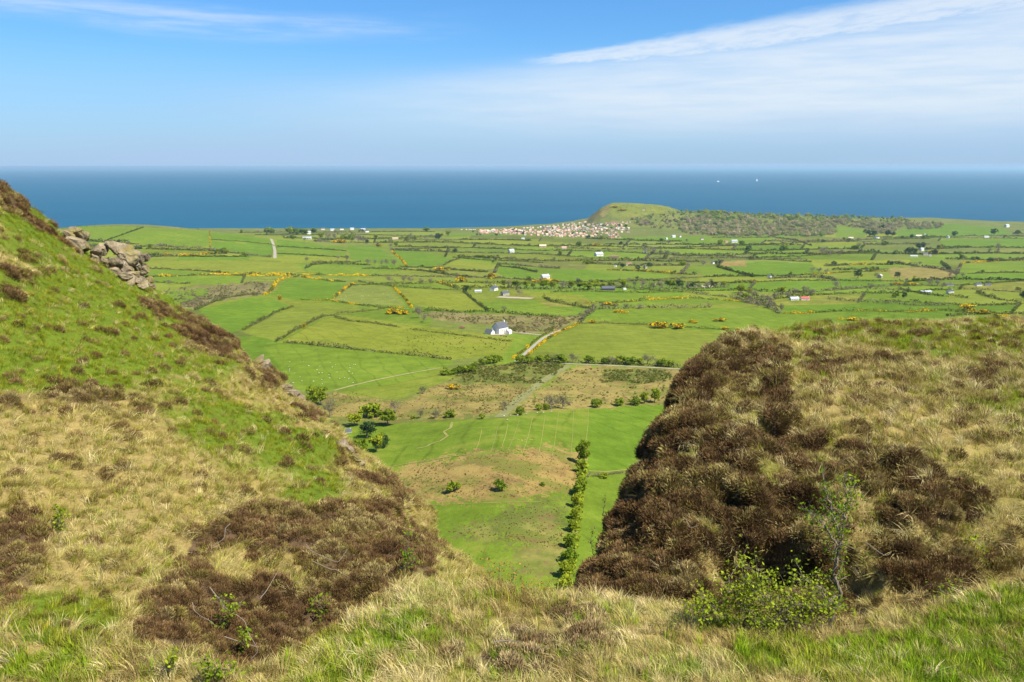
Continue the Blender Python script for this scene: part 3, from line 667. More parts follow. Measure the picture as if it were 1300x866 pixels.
def tuft(name, mat, n, h, spread, lean, width, rng, curl=1.0):
    """a tuft of bent blades"""
    V = []; Q = []; T = []
    for i in range(n):
        a = rng.uniform(0, 2 * pi); r0 = spread * math.sqrt(rng.random()); bx, by = r0 * cos(a), r0 * sin(a)
        L = h * rng.uniform(0.55, 1.2); d = a + rng.normal(0, 0.8); o = rng.uniform(0.15, 1.0) * curl
        vx, vy = cos(d) * o * 0.55 + lean, sin(d) * o * 0.55
        w = width * rng.uniform(0.7, 1.3); tx, ty = -sin(d) * w / 2, cos(d) * w / 2; k0 = len(V)
        for s_ in (0, 0.5, 1.0):
            x = bx + vx * L * s_ ** 1.6; y = by + vy * L * s_ ** 1.6; z = L * (s_ - 0.45 * min(1.3, math.hypot(vx, vy)) * s_ * s_) - 0.015
            if s_ < 1: V += [(x - tx * (1 - .4 * s_), y - ty * (1 - .4 * s_), z), (x + tx * (1 - .4 * s_), y + ty * (1 - .4 * s_), z)]
            else: V.append((x, y, z))
        Q.append((k0, k0 + 1, k0 + 3, k0 + 2)); T.append((k0 + 2, k0 + 3, k0 + 4))
    return bpy.data.objects.new(name, mesh(name, np.array(V), [np.array(Q), np.array(T)], False, [mat]))
def cushion(name, mat, n, h, r, rng, w=0.012):
    """a heather cushion: a dome of short twiggy sprigs"""
    mb = MB(); V = []; T = []
    for i in range(n):
        a = rng.uniform(0, 2 * pi); rr_ = math.sqrt(rng.random()); bx, by = r * rr_ * cos(a) * .9, r * rr_ * sin(a) * .9
        top = h * (1 - 0.6 * rr_ ** 2.2) * rng.uniform(0.4, 1.15); d = a + rng.normal(0, .7); o = 0.25 + 0.5 * rr_
        L = h * rng.uniform(0.2, 0.5)
        ex, ey, ez = bx + cos(d) * o * L, by + sin(d) * o * L, top
        sx, sy, sz = bx, by, max(-0.02, top - L)
        c = rng.uniform(0, pi); px_, py_ = cos(c) * w, sin(c) * w; k0 = len(V)
        mx_, my_, mz_ = (sx * .35 + ex * .65), (sy * .35 + ey * .65), sz * .35 + ez * .65
        V += [(sx, sy, sz), (mx_ - px_, my_ - py_, mz_), (ex, ey, ez), (mx_ + px_, my_ + py_, mz_)]; T.append((k0, k0 + 1, k0 + 2, k0 + 3))
    return bpy.data.objects.new(name, mesh(name, np.array(V), [np.array(T)], False, [mat]))
M_BLADE = leafmat('grass_blade', (0, 0, 0), (0, 0, 0), 0.30, 9.0, inst=True)
M_SPRIG = leafmat('heather_sprig', (0, 0, 0), (0, 0, 0), 0.12, 7.0, inst=True)
rg = np.random.default_rng(3)
def protos(nm, objs):
    c = bpy.data.collections.new(nm)
    for o in objs: c.objects.link(o)
    return c
P_STRAW = protos('straw_tufts', [tuft('straw_tuft', M_BLADE, 26, h, .10, l, .0085, rg, 1.3) for h, l in ((.30, .35), (.36, .5), (.26, .25), (.40, .45))])
P_GREEN = protos('green_tufts', [tuft('green_tuft', M_BLADE, 30, h, .11, l, .0085, rg, 1.0) for h, l in ((.15, .1), (.20, .15), (.12, .05), (.24, .2))])
P_HEATH = protos('heather_cushions', [cushion('heather_cushion', M_SPRIG, n, h, r, rg, .0055) for n, h, r in ((260, .17, .14), (300, .21, .16), (240, .14, .13), (280, .18, .18))])

# every cell of the near ground with its area, cover and lean
ca_ = (FD[:-1, :-1] + FD[1:, 1:]) / 2
area = np.linalg.norm(np.cross(FD[1:, :-1] - FD[:-1, :-1], FD[:-1, 1:] - FD[:-1, :-1]), axis=-1)
tmid = np.repeat(tm[:, None], fcn - 1, 1); yd = ca_[..., 1]
def mid(a): return (a[:-1, :-1] + a[1:, 1:]) / 2
hm, gm, nm_ = mid(HEn), mid(GRn), mid(na); pxm, pym = mid(dxp), mid(dyp)
inframe = (pxm > -260) & (pxm < 1590) & (pym < 1010) & (tmid > 2.2) & (tmid < 10.6)
def scatter(name, label, cat, coll, weight, dens, sel, pal, size, upw, comb, seed, clump=0.55, grow=.55):
    """plants over the near ground; weight = share of the cover, dens = plants per square metre at ten metres"""
    r = np.random.default_rng(seed)
    tus = np.clip(1 + clump * (fbm(ca_[..., 0] / .42, (ca_[..., 1] + 1.6 * ca_[..., 2]) / .42, 2, 400) * 2.4), .3, 2.2)
    lam = np.where(sel & inframe, area * weight * tus * dens * np.clip(10 / np.maximum(yd, 3), .3, 1.25) ** 1.15, 0)
    cnt = r.poisson(lam); I, J = np.nonzero(cnt); I = np.repeat(I, cnt[I, J]); J = np.repeat(J, cnt[np.nonzero(cnt)])
    N = len(I); u, v = r.random(N)[:, None], r.random(N)[:, None]
    Pn = FD[I, J] * (1 - u) * (1 - v) + FD[I, J + 1] * u * (1 - v) + FD[I + 1, J] * (1 - u) * v + FD[I + 1, J + 1] * u * v
    up = FN[I, J] * (1 - upw) + np.array((0, 0, upw)) + r.normal(0, .09, (N, 3))
    rot = quat_rot(up, comb[0] + r.normal(0, comb[1], N))
    sc = size * r.uniform(.7, 1.3, N) * np.clip((Pn[:, 1] / 10), .85, 1.7) ** grow
    pal = np.array(pal); w = np.clip(0.5 + 0.42 * fbm(Pn[:, 0] / .7, (Pn[:, 1] + Pn[:, 2]) / .7, 3, seed) * 1.6 + r.normal(0, .27, N), 0, .999) * (len(pal) - 1)
    i0 = w.astype(int); fr_ = (w - i0)[:, None]; tint = pal[i0] * (1 - fr_) + pal[np.minimum(i0 + 1, len(pal) - 1)] * fr_
    tint = tint * r.uniform(.82, 1.18, (N, 1))
    me = bpy.data.meshes.new(name); me.vertices.add(N); me.vertices.foreach_set('co', Pn.astype(np.float32).ravel())
    for nm, ty, dat in (('rot', 'FLOAT_VECTOR', rot), ('scl', 'FLOAT', sc), ('idx', 'INT', r.integers(0, 4, N)), ('tint', 'FLOAT_COLOR', np.concatenate([tint, np.ones((N, 1))], 1))):
        a = me.attributes.new(nm, ty, 'POINT')
        a.data.foreach_set('vector' if ty == 'FLOAT_VECTOR' else 'color' if ty == 'FLOAT_COLOR' else 'value', np.asarray(dat, np.int32 if ty == 'INT' else np.float32).ravel())
    o = obj(name, me); tag(o, label, cat, kind='stuff')
    ng = bpy.data.node_groups.new(name + '_scatter', 'GeometryNodeTree')
    ng.interface.new_socket('Geometry', in_out='INPUT', socket_type='NodeSocketGeometry'); ng.interface.new_socket('Geometry', in_out='OUTPUT', socket_type='NodeSocketGeometry')
    gi = ng.nodes.new('NodeGroupInput'); go = ng.nodes.new('NodeGroupOutput'); ip = ng.nodes.new('GeometryNodeInstanceOnPoints'); ci = ng.nodes.new('GeometryNodeCollectionInfo')
    ci.inputs[0].default_value = coll; ci.inputs['Separate Children'].default_value = True; ci.inputs['Reset Children'].default_value = True
    def attr(nm, ty):
        q = ng.nodes.new('GeometryNodeInputNamedAttribute'); q.data_type = ty; q.inputs[0].default_value = nm; return [x for x in q.outputs if x.enabled and x.name == 'Attribute'][0]
    er = ng.nodes.new('FunctionNodeEulerToRotation'); L = ng.links.new
    L(gi.outputs[0], ip.inputs['Points']); L(ci.outputs[0], ip.inputs['Instance']); ip.inputs['Pick Instance'].default_value = True
    L(attr('idx', 'INT'), ip.inputs['Instance Index']); L(attr('rot', 'FLOAT_VECTOR'), er.inputs[0]); L(er.outputs[0], ip.inputs['Rotation']); L(attr('scl', 'FLOAT'), ip.inputs['Scale'])
    L(ip.outputs[0], go.inputs[0])
    o.modifiers.new('scatter', 'NODES').node_group = ng
    print(name, N)
    return o
isl, isr, isb = (tmid > 4) & (pxm < 690), (tmid > 4) & (pxm >= 690), tmid <= 4
PAL_S = [(.18,.13,.045),(.31,.24,.075),(.43,.34,.13),(.58,.465,.21),(.38,.36,.09),(.70,.58,.31)]
PAL_SL = [(.17,.125,.035),(.33,.28,.065),(.56,.45,.18),(.36,.37,.06),(.72,.59,.30),(.27,.22,.06)]
PAL_G = [(.15,.21,.012),(.21,.25,.016),(.27,.28,.025),(.34,.30,.04)]
PAL_GB = [(.15,.25,.012),(.20,.31,.016),(.27,.34,.025),(.34,.34,.045)]
PAL_H = [(.085,.05,.024),(.165,.098,.042),(.22,.14,.06),(.15,.09,.045),(.23,.185,.05),(.37,.29,.12)]
comb_l, comb_r = (-0.35, 1.5), (2.6, 1.6)
gs = gm * (1 - hm); ss = (1 - gm) * (1 - hm)
scatter('straw_grass', 'bleached straw coloured grass matted over the left slope', 'grass', P_STRAW, ss + .16 * gs, 105, isl, PAL_SL, .48, .35, comb_l, 101, .45, .15)
scatter('green_grass', 'green turf grass in patches on the left slope', 'grass', P_GREEN, gs + .48 * ss, 120, isl, PAL_G, .44, .35, comb_l, 102, .3, .1)
scatter('heather', 'dark brown heather covering hollows and the edge of the left slope', 'heather', P_HEATH, hm + .03, 100, isl, PAL_H, .62, .4, (0, 3), 103, .15)
scatter('straw_grass', 'long pale grass tussocks over the right mound', 'grass', P_STRAW, ss + .25 * gs + .36 * hm, 105, isr, PAL_S, .50, .45, comb_r, 104)
scatter('green_grass', 'green grass between tussocks on top of the right mound', 'grass', P_GREEN, gs + .35 * ss + .10 * hm, 80, isr, PAL_G, .60, .4, comb_r, 105)
scatter('heather', 'dark reddish brown heather on the steep face of the right mound', 'heather', P_HEATH, hm + .03, 150, isr, PAL_H, .70, .45, (0, 3), 106, .15)
scatter('straw_grass', 'dry upright grass on the saddle in front', 'grass', P_STRAW, (1 - gm) * (1 - .6 * hm) + .3 * gm, 100, isb, PAL_S, .60, .75, (2.9, 1.3), 107)
scatter('green_grass', 'fresh green grass on the saddle in front', 'grass', P_GREEN, gm + .35, 90, isb, PAL_GB, .75, .75, (2.9, 1.3), 108)
scatter('heather', 'withered brown heather stems among the front grass', 'heather', P_HEATH, hm * .8, 50, isb, [(.17,.11,.05),(.26,.185,.09),(.38,.29,.15)], .85, .7, (0, 3), 109)

# ------------------------------------------------------------------ lanes and tracks
def ribbon(name, label, poly, w, mat, lift=0.15, kind='structure', cat=None):
    P_ = path_on_ground(poly, 2.5); t = np.gradient(P_[:, :2], axis=0); t /= np.linalg.norm(t, axis=1, keepdims=True) + 1e-9
    nrm = np.stack([-t[:, 1], t[:, 0]], 1); V = []
    for f in (-.5, 0, .5):
        q = P_[:, :2] + nrm * w * f * (1 + 0.15 * vnoise(P_[:, 0] / 5, P_[:, 1] / 5, 2))[:, None]
        V.append(np.stack([q[:, 0], q[:, 1], G(q[:, 0], q[:, 1]) + lift], 1))
    V = np.stack(V, 1).reshape(-1, 3); n = len(P_)
    Q = [(3 * i + j, 3 * i + j + 1, 3 * i + 4 + j, 3 * i + 3 + j) for i in range(n - 1) for j in range(2)]
    return tag(obj(name, mesh(name, V, np.array(Q), True, [mat])), label, cat, kind=kind)
M_OLD = plain('overgrown_track', (0.17, 0.17, 0.06), 0.95, 0.25, 0.2)
M_DRILL = plain('bleached_grass', (0.23, 0.22, 0.055), 0.95, 0.3, 0.15)
ribbon('lane', 'pale lane bending up between hedges to the white farmhouse', [(655,459),(668,448),(680,437),(690,429),(702,423),(715,418)], 2.8, M_ROAD)
ribbon('lane', 'pale lane running level below the large plain field', [(655,459.5),(680,460.5),(720,462),(790,465),(866,469)], 2.2, M_ROAD, 0.2)
ribbon('path', 'pale drive from the lane to the white farmhouse', [(640,421),(655,422),(672,424),(692,426)], 4.0, M_ROAD, 0.2)
ribbon('path', 'overgrown grey green track slanting down the moor from the lane', [(722,464),(700,477),(682,489),(662,505),(645,520),(634,531)], 5.0, M_OLD)
ribbon('path', 'straw coloured track along the foot of the sheep field', [(424,496),(450,489),(480,482),(520,474),(560,467)], 1.8, M_TRACK)
ribbon('path', 'short pale track climbing the skyline field', [(344,303),(347,310),(349,318),(349,328)], 7.0, M_ROAD)
ribbon('path', 'worn earth path in the lower pasture by the tree clump', [(574,536),(572,544),(563,548),(568,554),(558,561),(548,563),(541,568),(526,570)], 1.1, M_DRILL)
ribbon('path', 'faint sheep path curving through the lower pasture', [(600,577),(570,580),(540,586),(510,590),(480,597)], 0.7, M_DRILL)
for i, (a, b_) in enumerate([((612,545),(603,575)),((632,541),(622,577)),((645,538),(637,568)),((659,534),(645,572)),((676,530),(664,575)),((692,527),(682,585)),((709,524),(697,602)),((728,521),(724,585)),((747,519),(744,560))]):
    ribbon('path', 'one of the thin bleached drill lines down the lower pasture', [a, ((a[0] + b_[0]) / 2 + 1, (a[1] + b_[1]) / 2), b_], 0.2, M_DRILL, 0.1)
ribbon('path', 'bleached line across the lower pasture above the bracken', [(596,573),(640,569),(706,564)], 0.35, M_DRILL, 0.1)
ribbon('path', 'bleached line along the lower pasture under the two bushes', [(505,640),(560,641),(640,638),(690,637)], 0.28, M_DRILL, 0.1)
ribbon('path', 'bleached line across the right hand field above the gap', [(748,598),(770,599),(800,596)], 0.6, M_DRILL, 0.1)
ribbon('yard', 'stony farmyard beside the farm buildings', [(632,377),(650,378),(676,379)], 14, M_GRAVEL, 0.2)
ribbon('yard', 'pale yard in front of the white farmhouse', [(624,424.5),(634,425),(644,424)], 7, M_GRAVEL, 0.25)

# ------------------------------------------------------------------ trees and bushes
def crown_pts(rng, n, rx, rz, cz, clumps, cr, low=-1.0):
    """leaf places gathered in clumps through an egg-shaped crown"""
    C = []
    while len(C) < clumps:
        p = rng.uniform(-1, 1, 3)
        if 0.25 < np.linalg.norm(p) < 1 and p[2] > low: C.append(p * (rx, rx, rz) * 0.82)
    C = np.array(C); w = rng.integers(0, clumps, n)
    d = rng.normal(size=(n, 3)); d /= np.linalg.norm(d, axis=1, keepdims=True); d *= (rng.random((n, 1)) ** 0.45) * cr * rng.uniform(.7, 1.2, clumps)[w][:, None]
    return C[w] + d * (1, 1, .8) + (0, 0, cz), C + (0, 0, cz)
def tree_meshes(kind, seed):
    """a tree one metre high: wood and crown"""
    rng = np.random.default_rng(seed); w = MB(); c = MB()
    if kind == 'leafy':
        L, C = crown_pts(rng, 900, .42, .36, .60, 17, .17); c.leaves(L, .055, rng, .8, .3)
        w.tube([(0, 0, -.03), (.01, 0, .2), (0, .01, .45), (.01, 0, .7)], [.035, .028, .02, .008], 6)
        for p in C[:7]: w.tube([(0, 0, .25 + .1 * rng.random()), p * (.5, .5, .8), p], [.016, .01, .004], 4)
        mats = (M_BARK, M_LEAF)
    elif kind == 'dark':
        L, C = crown_pts(rng, 900, .46, .45, .50, 22, .17, -.8); L[:, 2] = np.maximum(L[:, 2], .04); c.leaves(L, .045, rng, .6, .2)
        w.tube([(0, 0, -.03), (0, 0, .3), (0, 0, .6)], [.04, .03, .012], 6); mats = (M_BARK, M_DARK)
    elif kind == 'bush':
        L, C = crown_pts(rng, 800, .60, .48, .50, 16, .22, -.8); L[:, 2] = np.maximum(L[:, 2], .05); c.leaves(L, .075, rng, .8, .3)
        for p in C[:5]: w.tube([(0, 0, -.03), p * (.4, .4, .6), p], [.03, .018, .006], 4)
        mats = (M_BARK, M_BUSH)
    elif kind == 'bare':
        w.tube([(0, 0, -.03), (.01, .0, .2), (0, .01, .4)], [.03, .024, .016], 5); tips = []
        for i in range(9):
            a = rng.uniform(0, 2 * pi); e = rng.uniform(.3, 1.3); p0 = np.array((0, 0, rng.uniform(.15, .4)))
            p1 = p0 + np.array((cos(a) * cos(e), sin(a) * cos(e), sin(e))) * rng.uniform(.3, .45); w.tube([p0, (p0 + p1) / 2 + rng.normal(0, .02, 3), p1], [.014, .009, .005], 4)
            for j in range(5):
                t = rng.uniform(.4, 1); q0 = p0 + (p1 - p0) * t; q1 = q0 + rng.normal(0, .12, 3) + (0, 0, .08); w.tube([q0, q1], [.005, .002], 3); tips += [q0 + (q1 - q0) * rng.random() for _ in range(9)] + [q1] * 2
        T_ = np.array(tips) + rng.normal(0, .05, (len(tips), 3)); T_ = T_[T_[:, 2] > .12]
        c.leaves(T_, .06, rng, .18, -.2); mats = (M_TWIG, M_HEDGEB)
    elif kind == 'gorse':
        L, C = crown_pts(rng, 380, .62, .46, .42, 14, .22, -.6); L[:, 2] = np.maximum(L[:, 2], .03)
        w.leaves(L[:180] * (.98, .98, 1.0), .10, rng, .5, .3); top = L[180:]; c.leaves(top, .08, rng, .9, .6); mats = (M_GORSEL, M_GORSE)
    return w.mesh(kind + '_wood', [mats[0]], kind != 'gorse'), c.mesh(kind + '_crown', [mats[1]])
TM = {kd: [tree_meshes(kd, 40 + 7 * i + len(kd)) for i in range(4)] for kd in ('leafy', 'dark', 'bush', 'bare', 'gorse')}
NM = {'leafy': ('leafy_tree', 'trunk', 'crown', 'tree'), 'dark': ('evergreen_tree', 'trunk', 'crown', 'tree'), 'bush': ('bush', 'stem', 'crown', 'bush'), 'bare': ('bare_tree', 'trunk', 'crown', 'tree'), 'gorse': ('gorse_bush', 'foliage', 'blossom', 'gorse')}
LAND = [(632,424,'the white farmhouse'),(627,369,'the farmyard house'),(692,354,'the white bungalow on the slope'),(772,368,'the black barn'),(760,325,'the tin roofed barn'),(649,321,'the white house below the village'),(809,341,'the roadside cream house'),
 (1089,353,'the dark dome shaped tree'),(1008,381,'the white barn by the red roof'),(977,353,'the far bare hedge house'),(905,335,'the cottage beside the dark tree'),(932,308,'the long white farmhouse'),(1170,321,'the white farm cluster'),(1175,372,'the long low bungalow'),(1242,363,'the slate roofed row'),
 (1113,303,'the house among dark trees'),(1203,302,'the white gable on the far road'),(1278,288,'the cliff edge farmhouse'),(689,314,'the lone pink house'),(392,300,'the tall white coast house'),(347,315,'the pale climbing track'),(533,402,'the round bare tree'),(466,376,'the dotted pasture'),(262,300,'the gorse hedge on the skyline'),
 (160,330,'the rock outcrop'),(290,370,'the purplish scrub field'),(838,416,'the big gorse clumps'),(1230,394,'the biggest right hand gorse clump'),(502,304,'the pink coast bungalow'),(560,343,'the gorse bank of the pale field'),(855,302,'the houses under the wood'),(740,300,'the shore village'),(1145,345,'the tan stubble field'),(930,334,'the brown tilled patch')]
ORD = ['', 'second ', 'third ', 'fourth ', 'fifth ', 'sixth ', 'seventh ', 'eighth ', 'ninth ', 'tenth ', 'eleventh ', 'twelfth ']
PEND = []
def later(o, what, px, py):
    if o is not None: PEND.append((o, what, px, py))
def name_them():
    """labels that point from the nearest landmark: the closest, second closest... of a kind on that side of it"""
    g = {}
    for o, what, px, py in PEND:
        d, lx, ly, nm = min(((px - a) ** 2 + ((py - b_) * 3) ** 2, a, b_, n) for a, b_, n in LAND)
        ax, ay = px - lx, (py - ly) * 3
        rel = ('right of' if ax > 0 else 'left of') if abs(ax) >= abs(ay) else ('just beyond' if ay < 0 else 'in front of')
        g.setdefault((what, rel, nm), []).append((d, o))
    for (what, rel, nm), L in g.items():
        L.sort(key=lambda q: q[0])
        for i, (d, o) in enumerate(L): o['label'] = f"{what}, {ORD[min(i, 11)]}nearest one {rel} {nm}" if len(L) > 1 else f"{what} {rel} {nm}"
tr = random.Random(9)
def plant(kind, px, py, hpx, label, group=None, wide=1.0, P_=None):
    p = at(px, py) if P_ is None else P_; h = hpx * p[1] / FPX / 0.985 if P_ is None else hpx
    nm = NM[kind]; me = tr.choice(TM[kind])
    e = obj(nm[0], None, None, (p[0], p[1], p[2] - 0.02 * h), (0, 0, tr.uniform(0, 6.28)), (h * wide, h * wide * tr.uniform(.9, 1.1), h)); e.empty_display_size = .2
    tag(e, label, nm[3], group)
    obj(nm[1], me[0], e); obj(nm[2], me[1], e)
    return e
# singled out in the gap and the lower valley
for kd, x, y, h, w_, lb in [
 ('bush',576,624,15,1.2,'left and rounder of the two lone bushes in the lower pasture'),('bush',635,623,19,.85,'taller of the two lone bushes in the lower pasture'),('bush',689,617,6.5,1.1,'low scrubby bush right of the two lone bushes'),
 ('leafy',741,590,36,.75,'tallest leafy tree at the head of the tree line in the gap'),('leafy',738,601,22,.8,'leafy tree second from the head of the gap tree line'),('leafy',735,629,26,1.2,'broad yellowish tree midway down the gap tree line'),
 ('leafy',732,645,22,.9,'small yellow green tree under the broad yellowish one in the line'),('leafy',729,660,18,.9,'stubby tree in the lower half of the gap tree line'),('leafy',727,676,22,.85,'dark sided tree in the lower half of the gap tree line'),
 ('leafy',724,696,22,1.0,'leafy tree fourth from the foot of the gap tree line'),('bush',722,714,22,1.0,'leafy tree third from the foot of the gap tree line'),('leafy',719,734,28,1.1,'leafy tree second from the foot of the gap tree line'),('leafy',717,756,30,1.1,'last leafy tree at the foot of the line, just over the saddle'),
 ('bush',766,607,8,1.5,'flat dark bush in the bright field beside the gap tree line'),
 ('bush',661,527,13,.9,'round green bush at the top edge of the lower pasture'),('bush',612,532,9,.9,'small round bush left of the track end'),('bush',758,517,12,1.2,'green bush above the bright field, nearest the tree line'),('bush',786,515,11,1.2,'low green bush above the bright field'),
 ('bush',806,514,12,1.2,'green bush in the middle of the row beside the mound'),('leafy',818,512,16,1.0,'small leafy tree in the row beside the mound'),('leafy',831,511,20,.9,'leafy tree closest to the heather mound'),
 ('bush',684,521,10,.9,'dark bush at the foot of the grey bare thicket'),('bush',693,520,9,.9,'second dark bush at the foot of the grey bare thicket'),
 ('bare',700,519,24,1.2,'left half of the grey bare thicket above the lower pasture'),('bare',714,519,22,1.3,'right half of the grey bare thicket above the lower pasture'),('bare',640,520,16,1.1,'thin bare tree where the overgrown track ends'),
 ('leafy',450,541,20,1.3,'yellow green low tree at the left of the valley clump'),('bush',470,530,22,1.1,'olive bush at the top of the valley clump'),('dark',466,556,28,1.0,'dark tree in the middle of the valley clump'),
 ('leafy',492,540,24,1.2,'spreading yellow green tree at the right of the valley clump'),('leafy',478,574,28,.9,'tree with a pale trunk low in the valley clump'),('dark',488,568,22,.9,'dark bush like tree at the lower right of the valley clump'),
 ('leafy',455,586,34,.9,'tall yellow green tree low in the valley clump beside the slope'),('leafy',462,598,24,.8,'lowest tree of the valley clump, tucked under the slope'),
 ('leafy',407,514,28,.9,'yellowish tree rising behind the left slope'),('leafy',401,524,40,.7,'green tree half hidden by the left slope'),('bare',419,529,34,.7,'grey bare tree beside the green tree at the left slope'),
 ('bare',502,523,18,1.0,'dark based bare tree on the moor edge'),('bare',537,500,15,1.0,'lone bare tree on the green strip'),('bare',534,531,17,1.0,'left bare tree of the three on the tan moor'),('bare',553,531,16,1.3,'middle bare tree of the three on the tan moor'),('bush',571,530,12,1.1,'dark bush beside the three bare trees'),('bush',524,532,6,1,'tiny bush left of the three bare trees'),
 ('bare',533,404,20,.95,'big round bare tree at the moor corner behind the farm fields'),('bare',538,409,14,1.0,'smaller bare tree leaning on the big round one'),
 ('dark',1089,353,12.5,1.0,'large dark dome shaped tree beside the tan stubble field'),('dark',1139,353,9.5,.9,'smaller dark round tree beside the tan stubble field'),('dark',911,337,9,.9,'dark tree next to a white cottage and brown patch'),
 ('dark',1299,380,13,.9,'dark tree cut by the right edge'),('leafy',791,366,13,1.0,'bright yellow green tree beside the black barn'),('bare',838,367,15,1.0,'tall bare tree right of the black barn'),
 ('bare',984,381,14,1.0,'round bare tree left of the red roofed barn'),('bare',992,397,15,.6,'bare tree at the end of the long gorse hedge'),('leafy',407,304,10,1.1,'bright green round tree by the coast houses'),
 ('dark',1148,379,9.5,.8,'dark upright bush below the stubble field'),('bush',1137,378,8,1.0,'green bush left of the dark upright one'),
]: plant(kd, x, y, h, lb, None, w_)
# rows whose members look alike
for lb, gp, kd, items in [
 ('dark round bush in the row under the large plain field', 'bushes along the level lane', 'bush', [(663,461,9),(672,461,8),(685,460,8.5),(697,460,10),(712,460.5,10),(748,461,9),(770,462,10),(788,462,10),(800,463,10),(812,463,9),(840,465,11),(850,466,10)]),
 ('bare grey tree in the row under the large plain field', 'bare trees along the level lane', 'bare', [(727,460.5,13),(776,462,14),(822,463,14),(705,460,12),(833,464,12)]),
 ('dark bush of the ragged clump under the wide yellowish field', 'scrub bushes by the lane end', 'bush', [(567,476,8),(576,475,9),(587,474,10),(597,473,9),(602,467,8),(613,463,9),(624,461,9),(634,459,8)]),
 ('leafy tree in the belt behind the farmyard and black barn', 'trees of the shelter belt', 'leafy', [(655,366,9.5),(668,366,9),(677,366,8.5),(690,366,9),(700,367,9),(726,366,10.5),(736,367,9.5),(746,368,10),(756,367,11),(765,367,9),(775,366,9.5),(850,366,10),(640,364,8),(918,364,7.5)]),
 ('bare tree in the belt right of the black barn', 'bare trees of the shelter belt', 'bare', [(805,365,9.5),(816,365,10.5),(828,366,10),(872,366,9.5),(886,366,9),(898,366,9),(715,366,9.5),(645,365,9)]),
 ('dark tree in the belt right of the black barn', 'dark trees of the shelter belt', 'dark', [(862,366,9.5),(905,365,10),(592,371,9),(878,366,8)]),
 ('grey bare tree in the thicket left of the red roofed barn', 'bare trees by the red roofed barn', 'bare', [(958,380,12),(967,383,12),(975,384,12),(952,384,9),(962,390,10),(975,391,11),(1000,378,9),(1010,374,9),(1022,372,9),(1030,374,9)]),
 ('green tree in the thicket left of the red roofed barn', 'green trees by the red roofed barn', 'leafy', [(940,372,10),(950,375,8.5),(992,373,8),(945,381,8)]),
 ('grey bare tree in the hedge across the middle fields', 'bare hedgerow trees of the middle fields', 'bare', [(468,336,8),(476,336,8),(484,337,8),(492,337,8),(501,338,9),(495,359,8),(512,359,9),(522,359,8),(534,360,8),(546,360,8),(580,352,7),(755,393,9),(765,392,9),(745,400,9),(738,405,8),(780,392,8),(795,392,8),(812,392,8),(660,375,7),(640,395,7)]),
 ('small grey tree among the fields on the right', 'bare trees among the right hand fields', 'bare', [(1045,323,10),(1054,325,10),(1066,324,9),(1112,352,8),(1032,345,8),(1040,346,8),(1050,347,8),(1205,352,9),(1214,351,9),(1222,352,7),(1190,363,9),(1180,362,9),(1196,366,9),(820,322,9),(829,323,10),(838,326,10),(848,327,10),(856,327,8),(893,337,7),(875,335,7),(1090,315,9),(1098,313,9),(1255,321,7),(1268,316,7),(1060,365,8),(1105,367,8)]),
 ('small dark tree round the farmhouses on the right', 'dark trees round the far farms', 'dark', [(1100,298,8),(1108,301,8),(1120,293,7),(1127,300,9),(1133,300,7),(1160,322,8),(1152,322,8),(1168,316,8),(1186,323,7),(1212,300,6),(1262,298,7),(810,343,6),(824,340,7),(790,340,6)]),
 ('small tree by the coast houses on the left', 'trees by the coast houses', 'bush', [(340,295,6),(345,296,6),(368,297,8),(378,297,8),(385,298,7),(440,304,7),(448,305,7)]),
 ('pale bare tree near the coast houses on the left', 'bare trees by the coast houses', 'bare', [(418,304,9),(426,304,8),(455,308,9),(462,308,9),(520,305,7),(540,304,6),(430,330,7),(440,331,7),(390,332,6)]),
]:
    for x, y, h in items: later(plant(kd, x, y, h * tr.uniform(1.0, 1.35), lb, gp, tr.uniform(.95, 1.45)), {'bush': 'dark round field bush', 'bare': 'grey leafless tree', 'leafy': 'leafy green field tree', 'dark': 'dark field tree'}[kd], x, y)
